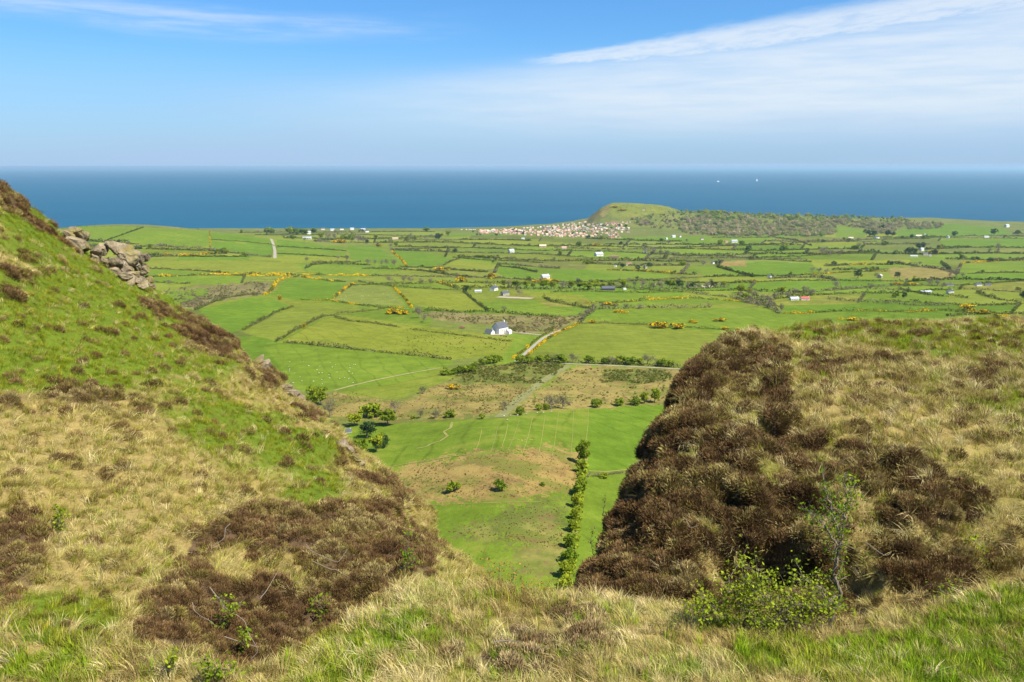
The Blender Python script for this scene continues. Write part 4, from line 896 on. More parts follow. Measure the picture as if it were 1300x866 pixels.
for x, y, w_, h, lb in [(498,398,22,7,'left half of the bright gorse bank by the round bare tree'),(512,399,16,6,'right half of the bright gorse bank by the round bare tree'),(575,494,17,8,'lone round gorse clump on the tan moor'),(838,416,24,9,'left of the two big gorse clumps above the large plain field'),(860,417,20,9,'right of the two big gorse clumps above the large plain field'),
 (880,410,11,5,'small gorse clump right of the two big ones'),(914,408,16,5,'flat gorse clump in the middle of the field above the mound'),(921,419,11,5,'low gorse clump near the mound top'),(937,421,8,6,'tiny gorse clump closest to the mound top'),
 (560,344,22,6,'gorse bank at the corner of the pale field'),(585,358,15,8,'gorse bush beside grey bare trees left of the farm'),(624,354,12,9,'tall gorse bush above the farm'),(690,358,26,5,'flat gorse bank under the white bungalow'),(386,417,6,8,'single gorse bush in the curved hedge'),(355,381,6,8,'gorse bush at the corner of the purple scrub'),
 (432,308,18,5,'gorse by the coast houses'),(788,397,18,4,'dark gorse strip at the edge of the green field'),(775,387,20,4,'gorse strip left of the orange hedge bank'),(757,312,14,4,'gorse patch in the fields below the village'),(1186,322,12,5,'orange gorse patch by the white farm cluster'),
 (1230,394,20,9,'biggest gorse clump at the end of the long gorse hedge'),(1245,399,16,9,'gorse clump under the biggest one at the right'),(1224,390,14,6,'gorse clump over the biggest one at the right'),(1296,410,16,9,'gorse clump cut by the right edge'),(1085,407,18,5,'gorse clump in front of the long gorse hedge'),
 (1140,362,16,4,'left half of the orange bank under the stubble field'),(1158,362,16,4,'right half of the orange bank under the stubble field'),(906,364,9,4,'gorse beside the long white shed'),(956,360,9,4,'gorse beside the far bare hedge'),(780,263,14,2.2,'gorse on top of the headland'),(790,267,11,2,'gorse under the top of the headland'),(842,273,8,2,'gorse where the headland meets the wood'),(480,313,10,4,'gorse at the hedge corner by the bright square'),(752,410,10,5,'gorse at the top corner of the large plain field'),(705,358,10,4,'right end of the gorse bank under the white bungalow')]:
    plant('gorse', x, y, h, lb, None, w_ / h / 1.15)

# ------------------------------------------------------------------ hedges
hr = np.random.default_rng(21)
def hedge(label, poly, h, kind='h', group=None, gap=0.12):
    P_ = path_on_ground(poly); n = len(P_); L = np.linalg.norm(np.diff(P_, axis=0), axis=1).sum(); dist = P_[:, 1].mean()
    h = h * (1.38 if kind != 'g' else 1.15); N = int(np.clip(L / h * 30, 80, 2200)); t = hr.random(N) * (n - 1); i = t.astype(int); f = (t - i)[:, None]; i2 = np.minimum(i + 1, n - 1)
    C = P_[i] * (1 - f) + P_[i2] * f
    lump = 0.62 + 0.55 * vnoise(C[:, 0] / (h * 1.6), C[:, 1] / (h * 1.6), 8) + 0.25 * vnoise(C[:, 0] / (h * 0.6), C[:, 1] / (h * .6), 18)
    keep = hr.random(N) < np.clip((lump + gap * -1 + 0.35) * 1.6, .12, 1); C = C[keep]; lump = np.clip(lump[keep], .22, 1.3); N = len(C)
    a = hr.uniform(0, 2 * pi, N); r = np.sqrt(hr.random(N))
    C = C + np.stack([np.cos(a) * r * h * .42, np.sin(a) * r * h * .42, (0.08 + 0.92 * hr.random(N) * np.sqrt(1 - .6 * r * r)) * h * lump], 1)
    mb = MB(); size = h * (.17 if dist < 1200 else .24)
    if kind == 'g':
        pick = (vnoise(C[:, 0] / (h * 5), C[:, 1] / (h * 5), 77) + hr.normal(0, .3, N)) > 0.07
        mb.leaves(C[~pick], size, hr, .6, .3, 0); mb.leaves(C[pick], size, hr, .7, .5, 1); ms = [M_HEDGE, M_GORSE]
    elif kind == 'l':
        pick = hr.random(N) < .35; mb.leaves(C[~pick], size, hr, .8, .4, 0); mb.leaves(C[pick], size, hr, .8, .3, 1); ms = [M_LEAF, M_BUSH]
    elif kind == 'b':
        pick = hr.random(N) < .3; mb.leaves(C[~pick], size * 1.2, hr, .3, -.1, 0); mb.leaves(C[pick], size, hr, .6, .2, 1); ms = [M_HEDGEB, M_HEDGE]
    else:
        pick = hr.random(N) < .14; mb.leaves(C[~pick], size, hr, .65, .3, 0); mb.leaves(C[pick], size * 1.2, hr, .3, 0, 1); ms = [M_HEDGE, M_HEDGEB]
    if not len(mb.V): return None
    return tag(obj('hedge', mb.mesh('hedge', ms)), label, 'hedge', group)
for lb, poly, h, kd in [
 ('dark skyline hedge along the crest of the left rise', [(95,287.5),(180,288.5),(240,291),(300,293.5),(345,297),(440,305)], 3.2, 'h'),
 ('straight hedge slanting across the skyline fields', [(182,289),(150,300),(133,306)], 3.0, 'h'),
 ('gorse hedge climbing to the skyline', [(266,293),(267,314)], 3.0, 'g'),
 ('hedge between the two bright fields left of the pale track', [(268,304.5),(310,307),(346,311)], 3.0, 'h'),
 ('scrubby hedge under the skyline fields', [(187,311),(220,314),(260,316),(300,322),(345,327)], 5.0, 'b'),
 ('hedge between the two bright fields right of the pale track', [(352,313),(400,316),(440,319)], 3.4, 'h'),
 ('hedge under the lower bright field right of the pale track', [(352,322),(400,325),(440,327)], 3.4, 'h'),
 ('thin hedge under the long yellow green strip', [(185,341),(250,344),(290,347)], 3.0, 'h'),
 ('gorse hedge above the purplish scrub field', [(255,350),(285,349),(330,348),(375,349)], 4.0, 'g'),
 ('dark curved hedge of the half round field', [(388,341),(395,337),(410,335),(440,336),(470,337)], 4.5, 'h'),
 ('thick gorse edged hedge right of the purplish scrub', [(336,375),(345,369),(352,358),(362,353.5),(380,351)], 4.5, 'g'),
 ('dark bushy hedge over the fan shaped field', [(248,394),(270,384),(290,378),(320,374),(336,374)], 3.6, 'h'),
 ('hedge on the upper side of the curved field', [(308,420),(330,408),(350,397),(372,389.5)], 2.6, 'h'),
 ('hedge on the lower side of the curved field', [(350,434),(375,420),(395,409),(412,402),(440,398),(475,394),(488,392)], 2.6, 'h'),
 ('clumpy hedge above the field of sheep', [(362,435),(385,437),(420,441),(470,446),(540,453),(575,457)], 3.0, 'h'),
 ('gorse hedge left of the dotted pasture', [(425,378),(440,365),(452,359)], 3.4, 'g'),
 ('gorse hedge under the dotted pasture', [(382,381),(418,382),(470,389.5),(515,392)], 3.0, 'g'),
 ('gorse hedge over the bright trapezium', [(383,352),(420,357),(440,358)], 3.4, 'g'),
 ('gorse hedge right of the dotted pasture', [(500,365),(515,380),(523,391)], 3.0, 'g'),
 ('long dark hedge above the brown moor strip', [(524,397),(555,394.5),(580,397),(620,396),(690,402),(706,404)], 3.2, 'h'),
 ('straight dark hedge slanting past the farmyard', [(588,370),(602,382),(620,395)], 3.0, 'h'),
 ('hedge over the yellow green square field', [(455,358),(500,364),(560,368),(586,369)], 3.2, 'h'),
 ('thick gorse hedge left of the farm', [(559,360),(570,363),(582,367)], 6.0, 'g'),
 ('long hedge under the bright fields of the middle distance', [(460,341),(505,342),(540,344.5),(575,350),(604,352)], 4.0, 'h'),
 ('short dark corner hedge of the bright field', [(563,337),(575,331),(583,329)], 4.0, 'h'),
 ('gorse hedge between the two bright fields', [(497,319),(510,330),(516,338)], 4.5, 'g'),
 ('thin hedge on the far side of the pale field', [(575,327),(620,331),(660,332),(690,334)], 3.6, 'h'),
 ('thin hedge left of the white bungalow', [(632,338),(660,341),(682,346)], 3.4, 'h'),
 ('broken dotted hedge across the wide yellowish field', [(425,403),(445,408),(475,411),(508,416)], 2.2, 'h'),
 ('low rush line across the wide yellowish field', [(525,419),(560,423),(600,428),(650,434)], 1.6, 'h'),
 ('left hedge of the lane to the farmhouse', [(650,456),(664,446),(684,429),(697,422),(706,419)], 2.0, 'g'),
 ('right hedge of the lane to the farmhouse', [(666,455),(676,446),(695,431),(712,421),(736,411)], 2.2, 'g'),
 ('hedge behind the white farmhouse', [(640,416),(660,419),(690,421),(705,416)], 2.4, 'h'),
 ('thick hedge of bare trees at the corner of the large plain field', [(735,410),(744,401),(754,394)], 4.5, 'b'),
 ('thick dark hedge slanting down from the yellowish field', [(690,378),(700,383),(720,387),(752,393)], 4.0, 'h'),
 ('hedge with bare trees over the green field with gorse clumps', [(754,393),(800,391.5),(860,391.5),(905,391)], 4.5, 'b'),
 ('orange gorse hedge bank across the right middle fields', [(742,385),(765,385),(790,384),(830,380.5),(880,379),(942,383)], 4.0, 'g'),
 ('thin hedge above the large plain field', [(735,411),(770,410.5),(830,413),(870,416),(958,421)], 2.0, 'h'),
 ('long gorse hedge beyond the right mound', [(988,398),(1020,398.5),(1060,395.5),(1110,395.5),(1150,396)], 3.4, 'g'),
 ('continuing green hedge with gorse beyond the right mound', [(1150,397),(1190,395),(1225,396),(1262,400),(1300,409)], 4.0, 'g'),
 ('low gorse hedge just over the mound top', [(1060,406.5),(1110,407.5),(1165,410)], 3.0, 'g'),
 ('hedge from the barns down to the gorse hedge', [(880,373),(930,378),(950,385),(975,390),(990,398)], 4.5, 'b'),
 ('hedge running below the yellowish field', [(700,371),(745,370),(800,372),(860,371),(900,373)], 3.0, 'h'),
 ('bare hedge under the large green field', [(975,354),(1010,352.5),(1040,352.5),(1062,356)], 5.0, 'b'),
 ('curved dark hedge near the right edge', [(1240,371),(1250,376),(1270,381),(1298,384)], 4.0, 'h'),
 ('dark hedge below the white bungalows on the right', [(1140,367),(1180,375),(1230,379)], 4.0, 'h'),
 ('short steep hedge by the stubble field', [(1195,334),(1205,343)], 5.0, 'h'),
 ('hedge over the stubble field', [(1130,333),(1165,338.5),(1195,342),(1212,347)], 5.0, 'b'),
 ('slanting hedge beside the brown tilled patch', [(910,339),(935,346),(957,352)], 4.5, 'h'),
 ('thin hedge across the large green field', [(860,325),(920,325.5),(960,329),(1030,333)], 4.0, 'h'),
 ('straight dark hedge under the deep green field', [(1190,313),(1240,314.5),(1300,315)], 5.0, 'h'),
 ('hedge under the fields of the cliff edge', [(1100,301),(1140,302),(1300,303)], 5.0, 'b'),
 ('slanting hedge under the wooded ridge', [(985,302),(1010,305),(1030,312)], 5.0, 'h'),
 ('hedge below the dark dome shaped tree', [(1050,368),(1080,366),(1120,368),(1160,370)], 4.5, 'b'),
 ('hedge above the long gorse hedge', [(1050,380),(1100,384),(1160,388),(1205,388)], 4.0, 'b'),
 ('thin hedge in the bright field right of the gap tree line', [(744,606),(765,604),(792,600)], 1.0, 'b'),
 ('leafy overgrown hedge joining the trees of the line in the gap', [(741,592),(738,612),(734,650),(728,690),(721,730),(715,758)], 2.6, 'l'),
 ('bushy bare hedge along the level lane', [(662,460),(700,460.5),(760,462),(810,464),(862,467)], 2.6, 'b'),
 ('thick shelter belt hedge behind the farmyard', [(645,367),(690,367.5),(740,368),(762,368)], 6.5, 'b'),
 ('thick scrub belt right of the black barn', [(800,366.5),(840,367.5),(880,367),(925,365)], 6.5, 'b'),
 ('scrub thicket left of the red roofed barn', [(938,374),(955,381),(970,386),(984,391)], 6.5, 'b'),
 ('scrub thicket above the red roofed barn', [(985,376),(1005,373.5),(1035,375)], 6.0, 'b'),
]: hedge(lb, poly, h, kd)
polys = [f[1] for f in FIELDS]
def free(px, py):
    a = np.array([px], float); b = np.array([py], float)
    return not any(inpoly(a, b, p)[0] for p in polys)
nh = 0
for kx in range(len(ROWB) - 1):
    for j in range(1, len(CUTS[kx])):
        x0, x1 = CUTS[kx][j - 1], CUTS[kx][j]
        if x1 < 90 or x0 > 1320: continue
        xs = np.linspace(max(x0, 80), min(x1, 1320), 7); ys = rowy(kx, xs); good = [(x, y) for x, y in zip(xs, ys) if free(x, y) and free(x, y + 2)]
        good = [(x, y) for x, y in good if not (560 < x < 880 and y < 303) and not (840 < x < 1195 and y < 300)]
        hh = 3.8 + 2.0 * (kx < 11)
        if len(good) >= 3 and rr.random() < .9:
            kd = rr.choice('hhhbbg' if kx > 6 else 'hhhbb'); gx, gy = good[len(good) // 2]
            later(hedge('low hedge between narrow pastures', good, hh * rr.uniform(.7, 1.2), kd, 'hedges of the coastal plain'), {'h': 'green hedge', 'b': 'bare brownish hedge', 'g': 'gorse flecked hedge'}[kd], gx, gy); nh += 1
            for q in range(rr.choice([0, 1, 1, 2, 3])):
                x, y = rr.choice(good); x += rr.uniform(-12, 12); y += rr.uniform(-.5, 1); kd = rr.choice(['bare', 'bare', 'leafy', 'bush', 'dark'])
                later(plant(kd, x, y, rr.uniform(3.6, 8), 'small tree standing in a hedge', 'hedgerow trees of the coastal plain', rr.uniform(.9, 1.4)), {'bare': 'bare grey hedgerow tree', 'leafy': 'leafy hedgerow tree', 'bush': 'round green hedgerow bush', 'dark': 'dark hedgerow tree'}[kd], x, y)
        yb = rowy(min(kx + 1, len(ROWB) - 1), x1); xa = x1 - (yb - ROWB[kx]) * .7
        pt2 = [(x1, rowy(kx, x1)), (xa, yb)]
        if all(free(*p) for p in pt2) and rr.random() < .6 and not (560 < x1 < 880 and kx < 2) and not (840 < x1 < 1195 and kx < 2):
            later(hedge('short hedge dividing two narrow pastures', pt2, hh * .8, rr.choice('hb'), 'cross hedges of the coastal plain'), 'short cross hedge', (pt2[0][0] + pt2[1][0]) / 2, (pt2[0][1] + pt2[1][1]) / 2); nh += 1

name_them()
# ------------------------------------------------------------------ houses
def house(label, px, py, wpx, walls=M_WHITE, roof=M_SLATE, yaw=0.0, deep=0.6, tall=0.42, detail=True, P_=None, L=None, group=None, cat='house', name='house', pitch=.36):
    p = at(px, py) if P_ is None else np.array(P_, float); L = L or wpx * .78 * p[1] / FPX; Wd = L * deep; H = L * tall; rh = Wd * pitch
    mb = MB(); x, y = L / 2, Wd / 2; b = -1.2
    mb.add([(-x,-y,b),(x,-y,b),(x,y,b),(-x,y,b),(-x,-y,H),(x,-y,H),(x,y,H),(-x,y,H),(-x,0,H+rh),(x,0,H+rh)],
           [(0,1,5,4),(2,3,7,6),(1,2,6,5),(3,0,4,7),(4,5,6,7)], [(5,6,9),(7,4,8)])
    w = obj(name, mb.mesh('walls', [walls]), None, p, (0, 0, yaw)); tag(w, label, cat, group)
    o = .03 * L; t = .022 * L; r = MB()
    for s_ in (-1, 1):
        e = rh / y * o; A = [(-x-o, s_*(y+o), H-e+.004*L), (x+o, s_*(y+o), H-e+.004*L), (x+o, 0, H+rh+.004*L), (-x-o, 0, H+rh+.004*L)]
        r.add(A + [(q[0], q[1], q[2]+t) for q in A], [(0,1,2,3),(4,7,6,5),(0,4,5,1),(3,2,6,7),(0,3,7,4),(1,5,6,2)])
    obj('roof', r.mesh('roof', [roof]), w)
    if detail:
        c = MB(); c.box(x*.72, x*.9, -y*.14, y*.14, H+rh*.6, H+rh*1.35); obj('chimney', c.mesh('chimney', [walls]), w)
        for q in (-.62, -.2, .55):
            g_ = MB(); g_.box(x*q-L*.035, x*q+L*.035, -y-.05, -y+.02, H*.35, H*.72); obj('window', g_.mesh('window', [M_DARKG]), w)
        d = MB(); d.box(x*.14, x*.26, -y-.06, -y+.02, 0, H*.62); obj('door', d.mesh('door', [M_DARKG]), w)
        g_ = MB(); g_.box(x-.02, x+.05, -y*.25, y*.05, H*.4, H*.75); obj('window', g_.mesh('window', [M_DARKG]), w)
    return w
p = at(635, 424)
house('main block of the white farmhouse with a dark slate roof', 0, 0, 0, M_WHITE, M_SLATE, radians(45), .8, .5, True, p + (0, 4, 0), 10.5, pitch=.45)
house('low wing of the white farmhouse with a dark hipped roof', 0, 0, 0, M_WHITE, M_SLATE, radians(-35), .8, .34, True, p + (-8.5, -1.0, 0), 6.5)
house('small white porch building at the right of the farmhouse', 0, 0, 0, M_WHITE, M_WHITE, radians(60), .8, .5, False, p + (7.0, 0.5, 0), 4.5)
for a in [
 ('white gabled house with a slate roof in the farmyard',627,369,12,M_WHITE,M_SLATE,1.05,.75,.42), ('low white shed left of the farmyard house',607,371,11,M_WHITE,M_TIN,.1,.4,.2), ('grey stone barn in front of the farmyard house',641,375,13,M_STONEW,M_SLATE,.7,.55,.34),
 ('white bungalow alone on the green slope',692,354,13,M_WHITE,M_TIN,.5,.6,.34), ('black barn with a pale roof light under the shelter belt',772,368.5,21,M_SLATE,M_SLATE,.03,.4,.17), ('small white shed beside the black barn',793,368,5,M_WHITE,M_TIN,.2,.6,.4),
 ('tin roofed barn in the fields below the village',760,325,13,M_WHITE,M_TIN,.5,.6,.25), ('long low shed beside the tin roofed barn',780,327,15,M_STONEW,M_TILE,-.1,.25,.12), ('white house on the left of the plain under the village',649,321,9,M_WHITE,M_TIN,.6,.6,.45),
 ('white cottage among bare trees in the middle distance',819,321,5.5,M_WHITE,M_TIN,1.1,.7,.6), ('white cottage left of the roadside trees',781,339,5,M_WHITE,M_SLATE,1.2,.7,.6), ('cream house among the roadside trees',798,337,9,M_CREAM,M_TILE,.2,.5,.3), ('white gable right of the cream house',809,341,5,M_WHITE,M_SLATE,1.2,.7,.6), ('grey house at the end of the roadside trees',819,341,6,M_STONEW,M_SLATE,.9,.7,.5),
 ('white cottage tucked beside the dark tree',905,335,5.5,M_WHITE,M_SLATE,.7,.7,.5), ('long white farmhouse in the far green fields',932,308,9.5,M_WHITE,M_TIN,.1,.4,.32), ('small house left of the far white farmhouse',922,308,5,M_PINK,M_TILE,.3,.6,.4), ('cream cottage right of the village fields',891,304.5,5,M_CREAM,M_SLATE,.3,.6,.4),
 ('white house under the wooded headland',855,301.5,6,M_WHITE,M_TIN,.4,.6,.4), ('small white house right under the wooded headland',863,301,4.5,M_WHITE,M_SLATE,.8,.6,.5), ('tiny white house left under the wooded headland',846,304,4,M_WHITE,M_TIN,.8,.6,.5),
 ('white barn beside the red roofed barn',1008,381,14,M_WHITE,M_TIN,.15,.5,.2), ('red roofed barn beyond the right mound',1022,381,13,M_WHITE,M_RED,-.1,.5,.24), ('white house at the end of the bare hedge',977,353,7,M_WHITE,M_SLATE,.8,.7,.5), ('long low white shed right of the black barn',897,365,18,M_WHITE,M_CREAM,.02,.2,.1),
 ('grey stone house between the two dark round trees',1117,353,9,M_STONEW,M_STONEW,.9,.7,.45), ('white house among dark trees under the ridge',1113,303,7,M_WHITE,M_SLATE,.4,.6,.4), ('long white house on the far road',1166,301,10,M_WHITE,M_CREAM,.1,.3,.22), ('white house right of the long one on the far road',1174,300,6,M_WHITE,M_TIN,.6,.6,.4),
 ('white gable on the far road',1203,302.5,6,M_WHITE,M_TIN,.9,.7,.5), ('low white bungalow at the far right of the road',1252,302,8,M_WHITE,M_TIN,.1,.35,.25), ('low white wall like shed left on the far road',1080,303,8,M_WHITE,M_CREAM,.05,.3,.2),
 ('white house at the top of the white farm cluster',1170,318.5,6,M_WHITE,M_TIN,.4,.7,.55), ('long white shed of the white farm cluster',1160,326,12,M_WHITE,M_TIN,.05,.2,.12), ('grey shed of the white farm cluster',1174,324,9,M_STONEW,M_SLATE,.2,.5,.3), ('white gable at the right of the white farm cluster',1181,325.5,4,M_WHITE,M_SLATE,1.2,.8,.8),
 ('long low white bungalow below the stubble field',1175,372,18,M_WHITE,M_TIN,.04,.25,.12), ('white house with a dark roof below the stubble field',1206,372,11,M_WHITE,M_SLATE,.3,.5,.3), ('grey barn above the white house with a dark roof',1205,363,12,M_STONEW,M_SLATE,.1,.4,.2), ('white front of the slate roofed row near the right edge',1242,363,10,M_WHITE,M_SLATE,.2,.5,.28), ('dark roofed shed at the right end of that row',1254,363,10,M_STONEW,M_SLATE,.0,.4,.22),
 ('white farmhouse alone on the cliff edge',1278,288.5,7,M_WHITE,M_TIN,.4,.6,.45), ('small white house below the pink terraces',664,304,5,M_WHITE,M_TIN,.1,.5,.35), ('pink house alone under the village',689,314,11,M_PINK,M_CREAM,.1,.35,.25), ('stone house right of the lone pink one',716,316,8,M_STONEW,M_PINK,.1,.4,.3),
 ('tall white house by the coast on the left',392,297.5,7,M_WHITE,M_TIN,.2,.6,.5), ('long tin roofed shed by the coast on the left',390,303.5,14,M_WHITE,M_TIN,.05,.3,.14), ('white house right of the bright round tree',422,293,6,M_WHITE,M_TIN,.3,.5,.35), ('small white house above the bright round tree',410,292,6,M_CREAM,M_SLATE,.3,.5,.4), ('white cottage on the coast road',434,292,6,M_WHITE,M_SLATE,.3,.5,.4), ('second white cottage on the coast road',447,292,6,M_WHITE,M_TIN,.3,.5,.4), ('long white house on the coast road',461,292.5,7,M_WHITE,M_TIN,.1,.4,.3), ('white house in front of the long one on the coast road',466,295,6,M_WHITE,M_SLATE,.5,.5,.4), ('pale house in the fields right of the coast trees',452,304,6,M_CREAM,M_SLATE,.1,.5,.3), ('pink bungalow in the coast fields',502,304,9,M_PINK,M_CREAM,.05,.3,.2),
 ('tiny pale house near the top of the headland',817,267,4,M_CREAM,M_SLATE,.1,.5,.4),
 ('grey roofed shed half hidden behind the left slope',441,549,13,M_TIN,M_SLATE,.5,.7,.2),
]:
    house(*a[:9], detail=a[3] >= 9)
o = MB(); p = at(587, 417); o.box(-2.2, 2.2, -1.0, 1.0, .5, 1.6); o.box(-1.4, .6, -.9, .9, 1.6, 2.3)
e = obj('trailer', o.mesh('trailer_body', [M_TILE]), None, p, (0, 0, .2)); tag(e, 'rusty brown trailer standing in the yellowish field left of the farmhouse', 'trailer')
for s_ in (-1, 1):
    q = MB(); q.tube([(s_ * 1.2, -1.15, .45), (s_ * 1.2, 1.15, .45)], .45, 10); obj('wheel', q.mesh('wheel', [M_SLATE]), e)
# the village: terraces and villas along the shore
vr = random.Random(4); nv = 0
HM = {}
def village_house(px, py, wm, walls, roof, label, group):
    global nv; wm = wm * .72
    p = at(px, py); key = (walls.name, roof.name, round(wm))
    wn = {'white_render': 'white', 'pink_render': 'pink', 'cream_render': 'cream', 'stone_wall': 'stone'}[walls.name]; rn = {'slate_roof': 'slate', 'brown_roof': 'brown', 'pink_render': 'pinkish', 'cream_render': 'pale', 'stone_wall': 'grey'}[roof.name]
    label = f"{wn} {label} with a {rn} roof"
    if key not in HM:
        w = house(label, 0, 0, 0, walls, roof, 0, .65, .55, False, p, wm, group); HM[key] = w
    else:
        s0 = HM[key]; w = s0.copy(); COL.objects.link(w)
        for ch in s0.children: d = ch.copy(); COL.objects.link(d); d.parent = w
    w.location = p; w.rotation_euler = (0, 0, vr.uniform(-.5, .5)); w['label'] = label; w['group'] = group; nv += 1
def nearh(u, a, b): return a + (b - a) * u
for i in range(95):                       # lower pinkish terraces
    x = vr.uniform(608, 770); t = (x - 608) / 162; y = vr.uniform(nearh(t, 293.5, 291.5), nearh(t, 296.5, 303.0) if x < 740 else 302)
    village_house(x, y, vr.choice([9, 12, 12, 15]), vr.choice([M_PINK, M_PINK, M_PINK, M_CREAM]), vr.choice([M_TILE, M_PINK, M_CREAM, M_PINK]), 'terrace house in the lower shore village', 'pink terrace houses of the village')
for i in range(72):                       # white villas up the slope
    x = vr.uniform(690, 800); t = (x - 690) / 110; y = vr.uniform(nearh(t, 288, 282), nearh(t, 295, 293))
    village_house(x, y, vr.choice([9, 12, 15]), vr.choice([M_WHITE, M_PINK, M_CREAM, M_STONEW]), vr.choice([M_SLATE, M_TILE, M_STONEW, M_CREAM]), 'villa on the slope behind the shore village', 'pale villas of the village')
for i in range(44):
    x = vr.uniform(604, 744); village_house(x, float(np.interp(x, [600, 660, 700, 744], [292.6, 290.4, 287.2, 282.0])) + vr.uniform(0, 1.6), vr.choice([9, 11, 13]), vr.choice([M_CREAM, M_PINK, M_WHITE, M_STONEW]), vr.choice([M_SLATE, M_PINK, M_CREAM, M_STONEW]), 'house on the front street along the shore', 'front street of the village')
for i in range(26):
    village_house(vr.uniform(770, 795) if i < 13 else vr.uniform(758, 800), vr.uniform(283.5, 286.5) if i < 13 else vr.uniform(295, 303), 12, M_CREAM if i % 2 else M_PINK, M_TILE, 'house at the village edge under the headland', 'edge houses of the village')
# rows behind, too small to tell apart
vm = MB(); sm_ = []
for i in range(230):
    if i % 3 == 0: x = vr.uniform(690, 800); y = vr.uniform(nearh((x - 690) / 110, 288, 282), nearh((x - 690) / 110, 295, 293))
    else: x = vr.uniform(608, 790); y = vr.uniform(nearh((x - 608) / 182, 293, 290), nearh(min(1, (x - 608) / 130), 296.5, 302.5))
    p = at(x, y); l, w_, h_ = vr.uniform(5, 9), vr.uniform(3, 4), vr.uniform(3, 5); mt = vr.choice([0, 1, 1, 2]); rf = vr.choice([1, 3, 4])
    a, b2 = p[0] - l / 2, p[0] + l / 2; c_, d_ = p[1] - w_, p[1] + w_; z0, z1, z2 = p[2] - 1, p[2] + h_, p[2] + h_ + 2.4; mid_ = p[1]
    V = [(a,c_,z0),(b2,c_,z0),(b2,d_,z0),(a,d_,z0),(a,c_,z1),(b2,c_,z1),(b2,d_,z1),(a,d_,z1),(a,mid_,z2),(b2,mid_,z2)]
    vm.add(V, [(0,1,5,4),(2,3,7,6)], [], mt); vm.add(V, [(1,2,6,5),(3,0,4,7)], [(5,6,9),(7,4,8)], mt); vm.add(V, [(4,5,9,8),(6,7,8,9)], [], rf)
o = obj('village_rows', None or vm.mesh('village_rows', [M_WHITE, M_PINK, M_CREAM, M_SLATE, M_TILE])); tag(o, 'closely packed back rows of the shore village', 'village', kind='stuff')
for x in (586, 592, 598, 603, 596, 601, 715, 722, 729):
    village_house(x, 291.8 if x < 650 else 284.6, 10, M_WHITE, M_SLATE, 'house standing right on the shore', 'shore houses')
for i in range(60):
    x = vr.uniform(600, 800); y = vr.uniform(286 if x > 700 else 292, 300)
    plant(vr.choice(['dark', 'bush', 'bare']), x, y, vr.uniform(2, 4), 'small tree between the houses of the shore village', 'trees of the shore village', 1.2)

# ------------------------------------------------------------------ woods on the ridge (one mass)
wr = np.random.default_rng(17)
N0 = 5600; wpx = wr.uniform(795, 1200, N0); wpy = wr.uniform(266, 303, N0)
WP = [(800,279),(830,272),(862,268),(940,269),(1060,272),(1140,278),(1196,286),(1196,291),(1135,292),(1130,301),(1100,292),(1064,286),(1060,301),(985,301),(900,299),(880,298),(850,291),(815,288)]
s_ = inpoly(wpx + 4 * vnoise(wpx / 12, wpy / 4, 6), wpy, WP); wpx, wpy = wpx[s_], wpy[s_]
WPT = hit(wpx, wpy); s_ = (WPT[:, 1] > 3000) & (WPT[:, 1] < 4600); WPT = WPT[s_]; wpx, wpy = wpx[s_], wpy[s_]
def wood(name, label, sel, coll, size, pal, seed):
    r = np.random.default_rng(seed); Pn = WPT[sel]; N = len(Pn); me = bpy.data.meshes.new(name); me.vertices.add(N); me.vertices.foreach_set('co', Pn.astype(np.float32).ravel())
    pal = np.array(pal); tint = pal[r.integers(0, len(pal), N)] * r.uniform(.8, 1.2, (N, 1))
    for nm, ty, dat in (('rot', 'FLOAT_VECTOR', np.stack([0 * Pn[:, 0], 0 * Pn[:, 0], r.uniform(0, 6.28, N)], 1)), ('scl', 'FLOAT', size * r.uniform(.45, 1.35, N) * (1 + .35 * vnoise(Pn[:, 0] / 70, Pn[:, 1] / 90, 4))), ('idx', 'INT', r.integers(0, 4, N)), ('tint', 'FLOAT_COLOR', np.concatenate([tint, np.ones((N, 1))], 1))):
        a = me.attributes.new(nm, ty, 'POINT'); a.data.foreach_set('vector' if ty == 'FLOAT_VECTOR' else 'color' if ty == 'FLOAT_COLOR' else 'value', np.asarray(dat, np.int32 if ty == 'INT' else np.float32).ravel())
    o = obj(name, me); tag(o, label, 'woodland', kind='stuff')
    ng = bpy.data.node_groups['straw_grass_scatter'].copy(); [n for n in ng.nodes if n.bl_idname == 'GeometryNodeCollectionInfo'][0].inputs[0].default_value = coll
    o.modifiers.new('scatter', 'NODES').node_group = ng
def crowns(kd, nm):
    res = []
    for i in range(4):
        me = TM[kd][i][1].copy(); me.materials.clear(); me.materials.append(M_BLADE); res.append(bpy.data.objects.new(nm, me))
    return protos(nm + 's', res)
s_ = wr.random(len(wpx)) < np.where(wpx < 870, .35, .95) * np.clip(1.0 + .9 * vnoise(wpx / 14, wpy / 4, 12), .15, 1); WPT, wpx, wpy = WPT[s_], wpx[s_], wpy[s_]
brownish = (wpy + 5 * vnoise(wpx / 22, wpy / 5, 9) > 279 + (wpx - 860) * .012) | (wr.random(len(wpx)) < .2)
wood('woodland', 'grey brown leafless wood on the flank of the far ridge', brownish, crowns('bush', 'bare_crown'), 13, [(.40,.33,.18),(.46,.39,.22),(.33,.32,.12),(.28,.34,.09)], 1)
wood('woodland', 'green wood along the top of the far ridge', ~brownish, crowns('leafy', 'green_crown'), 14, [(.24,.34,.05),(.32,.40,.06),(.18,.26,.05),(.38,.40,.07)], 2)

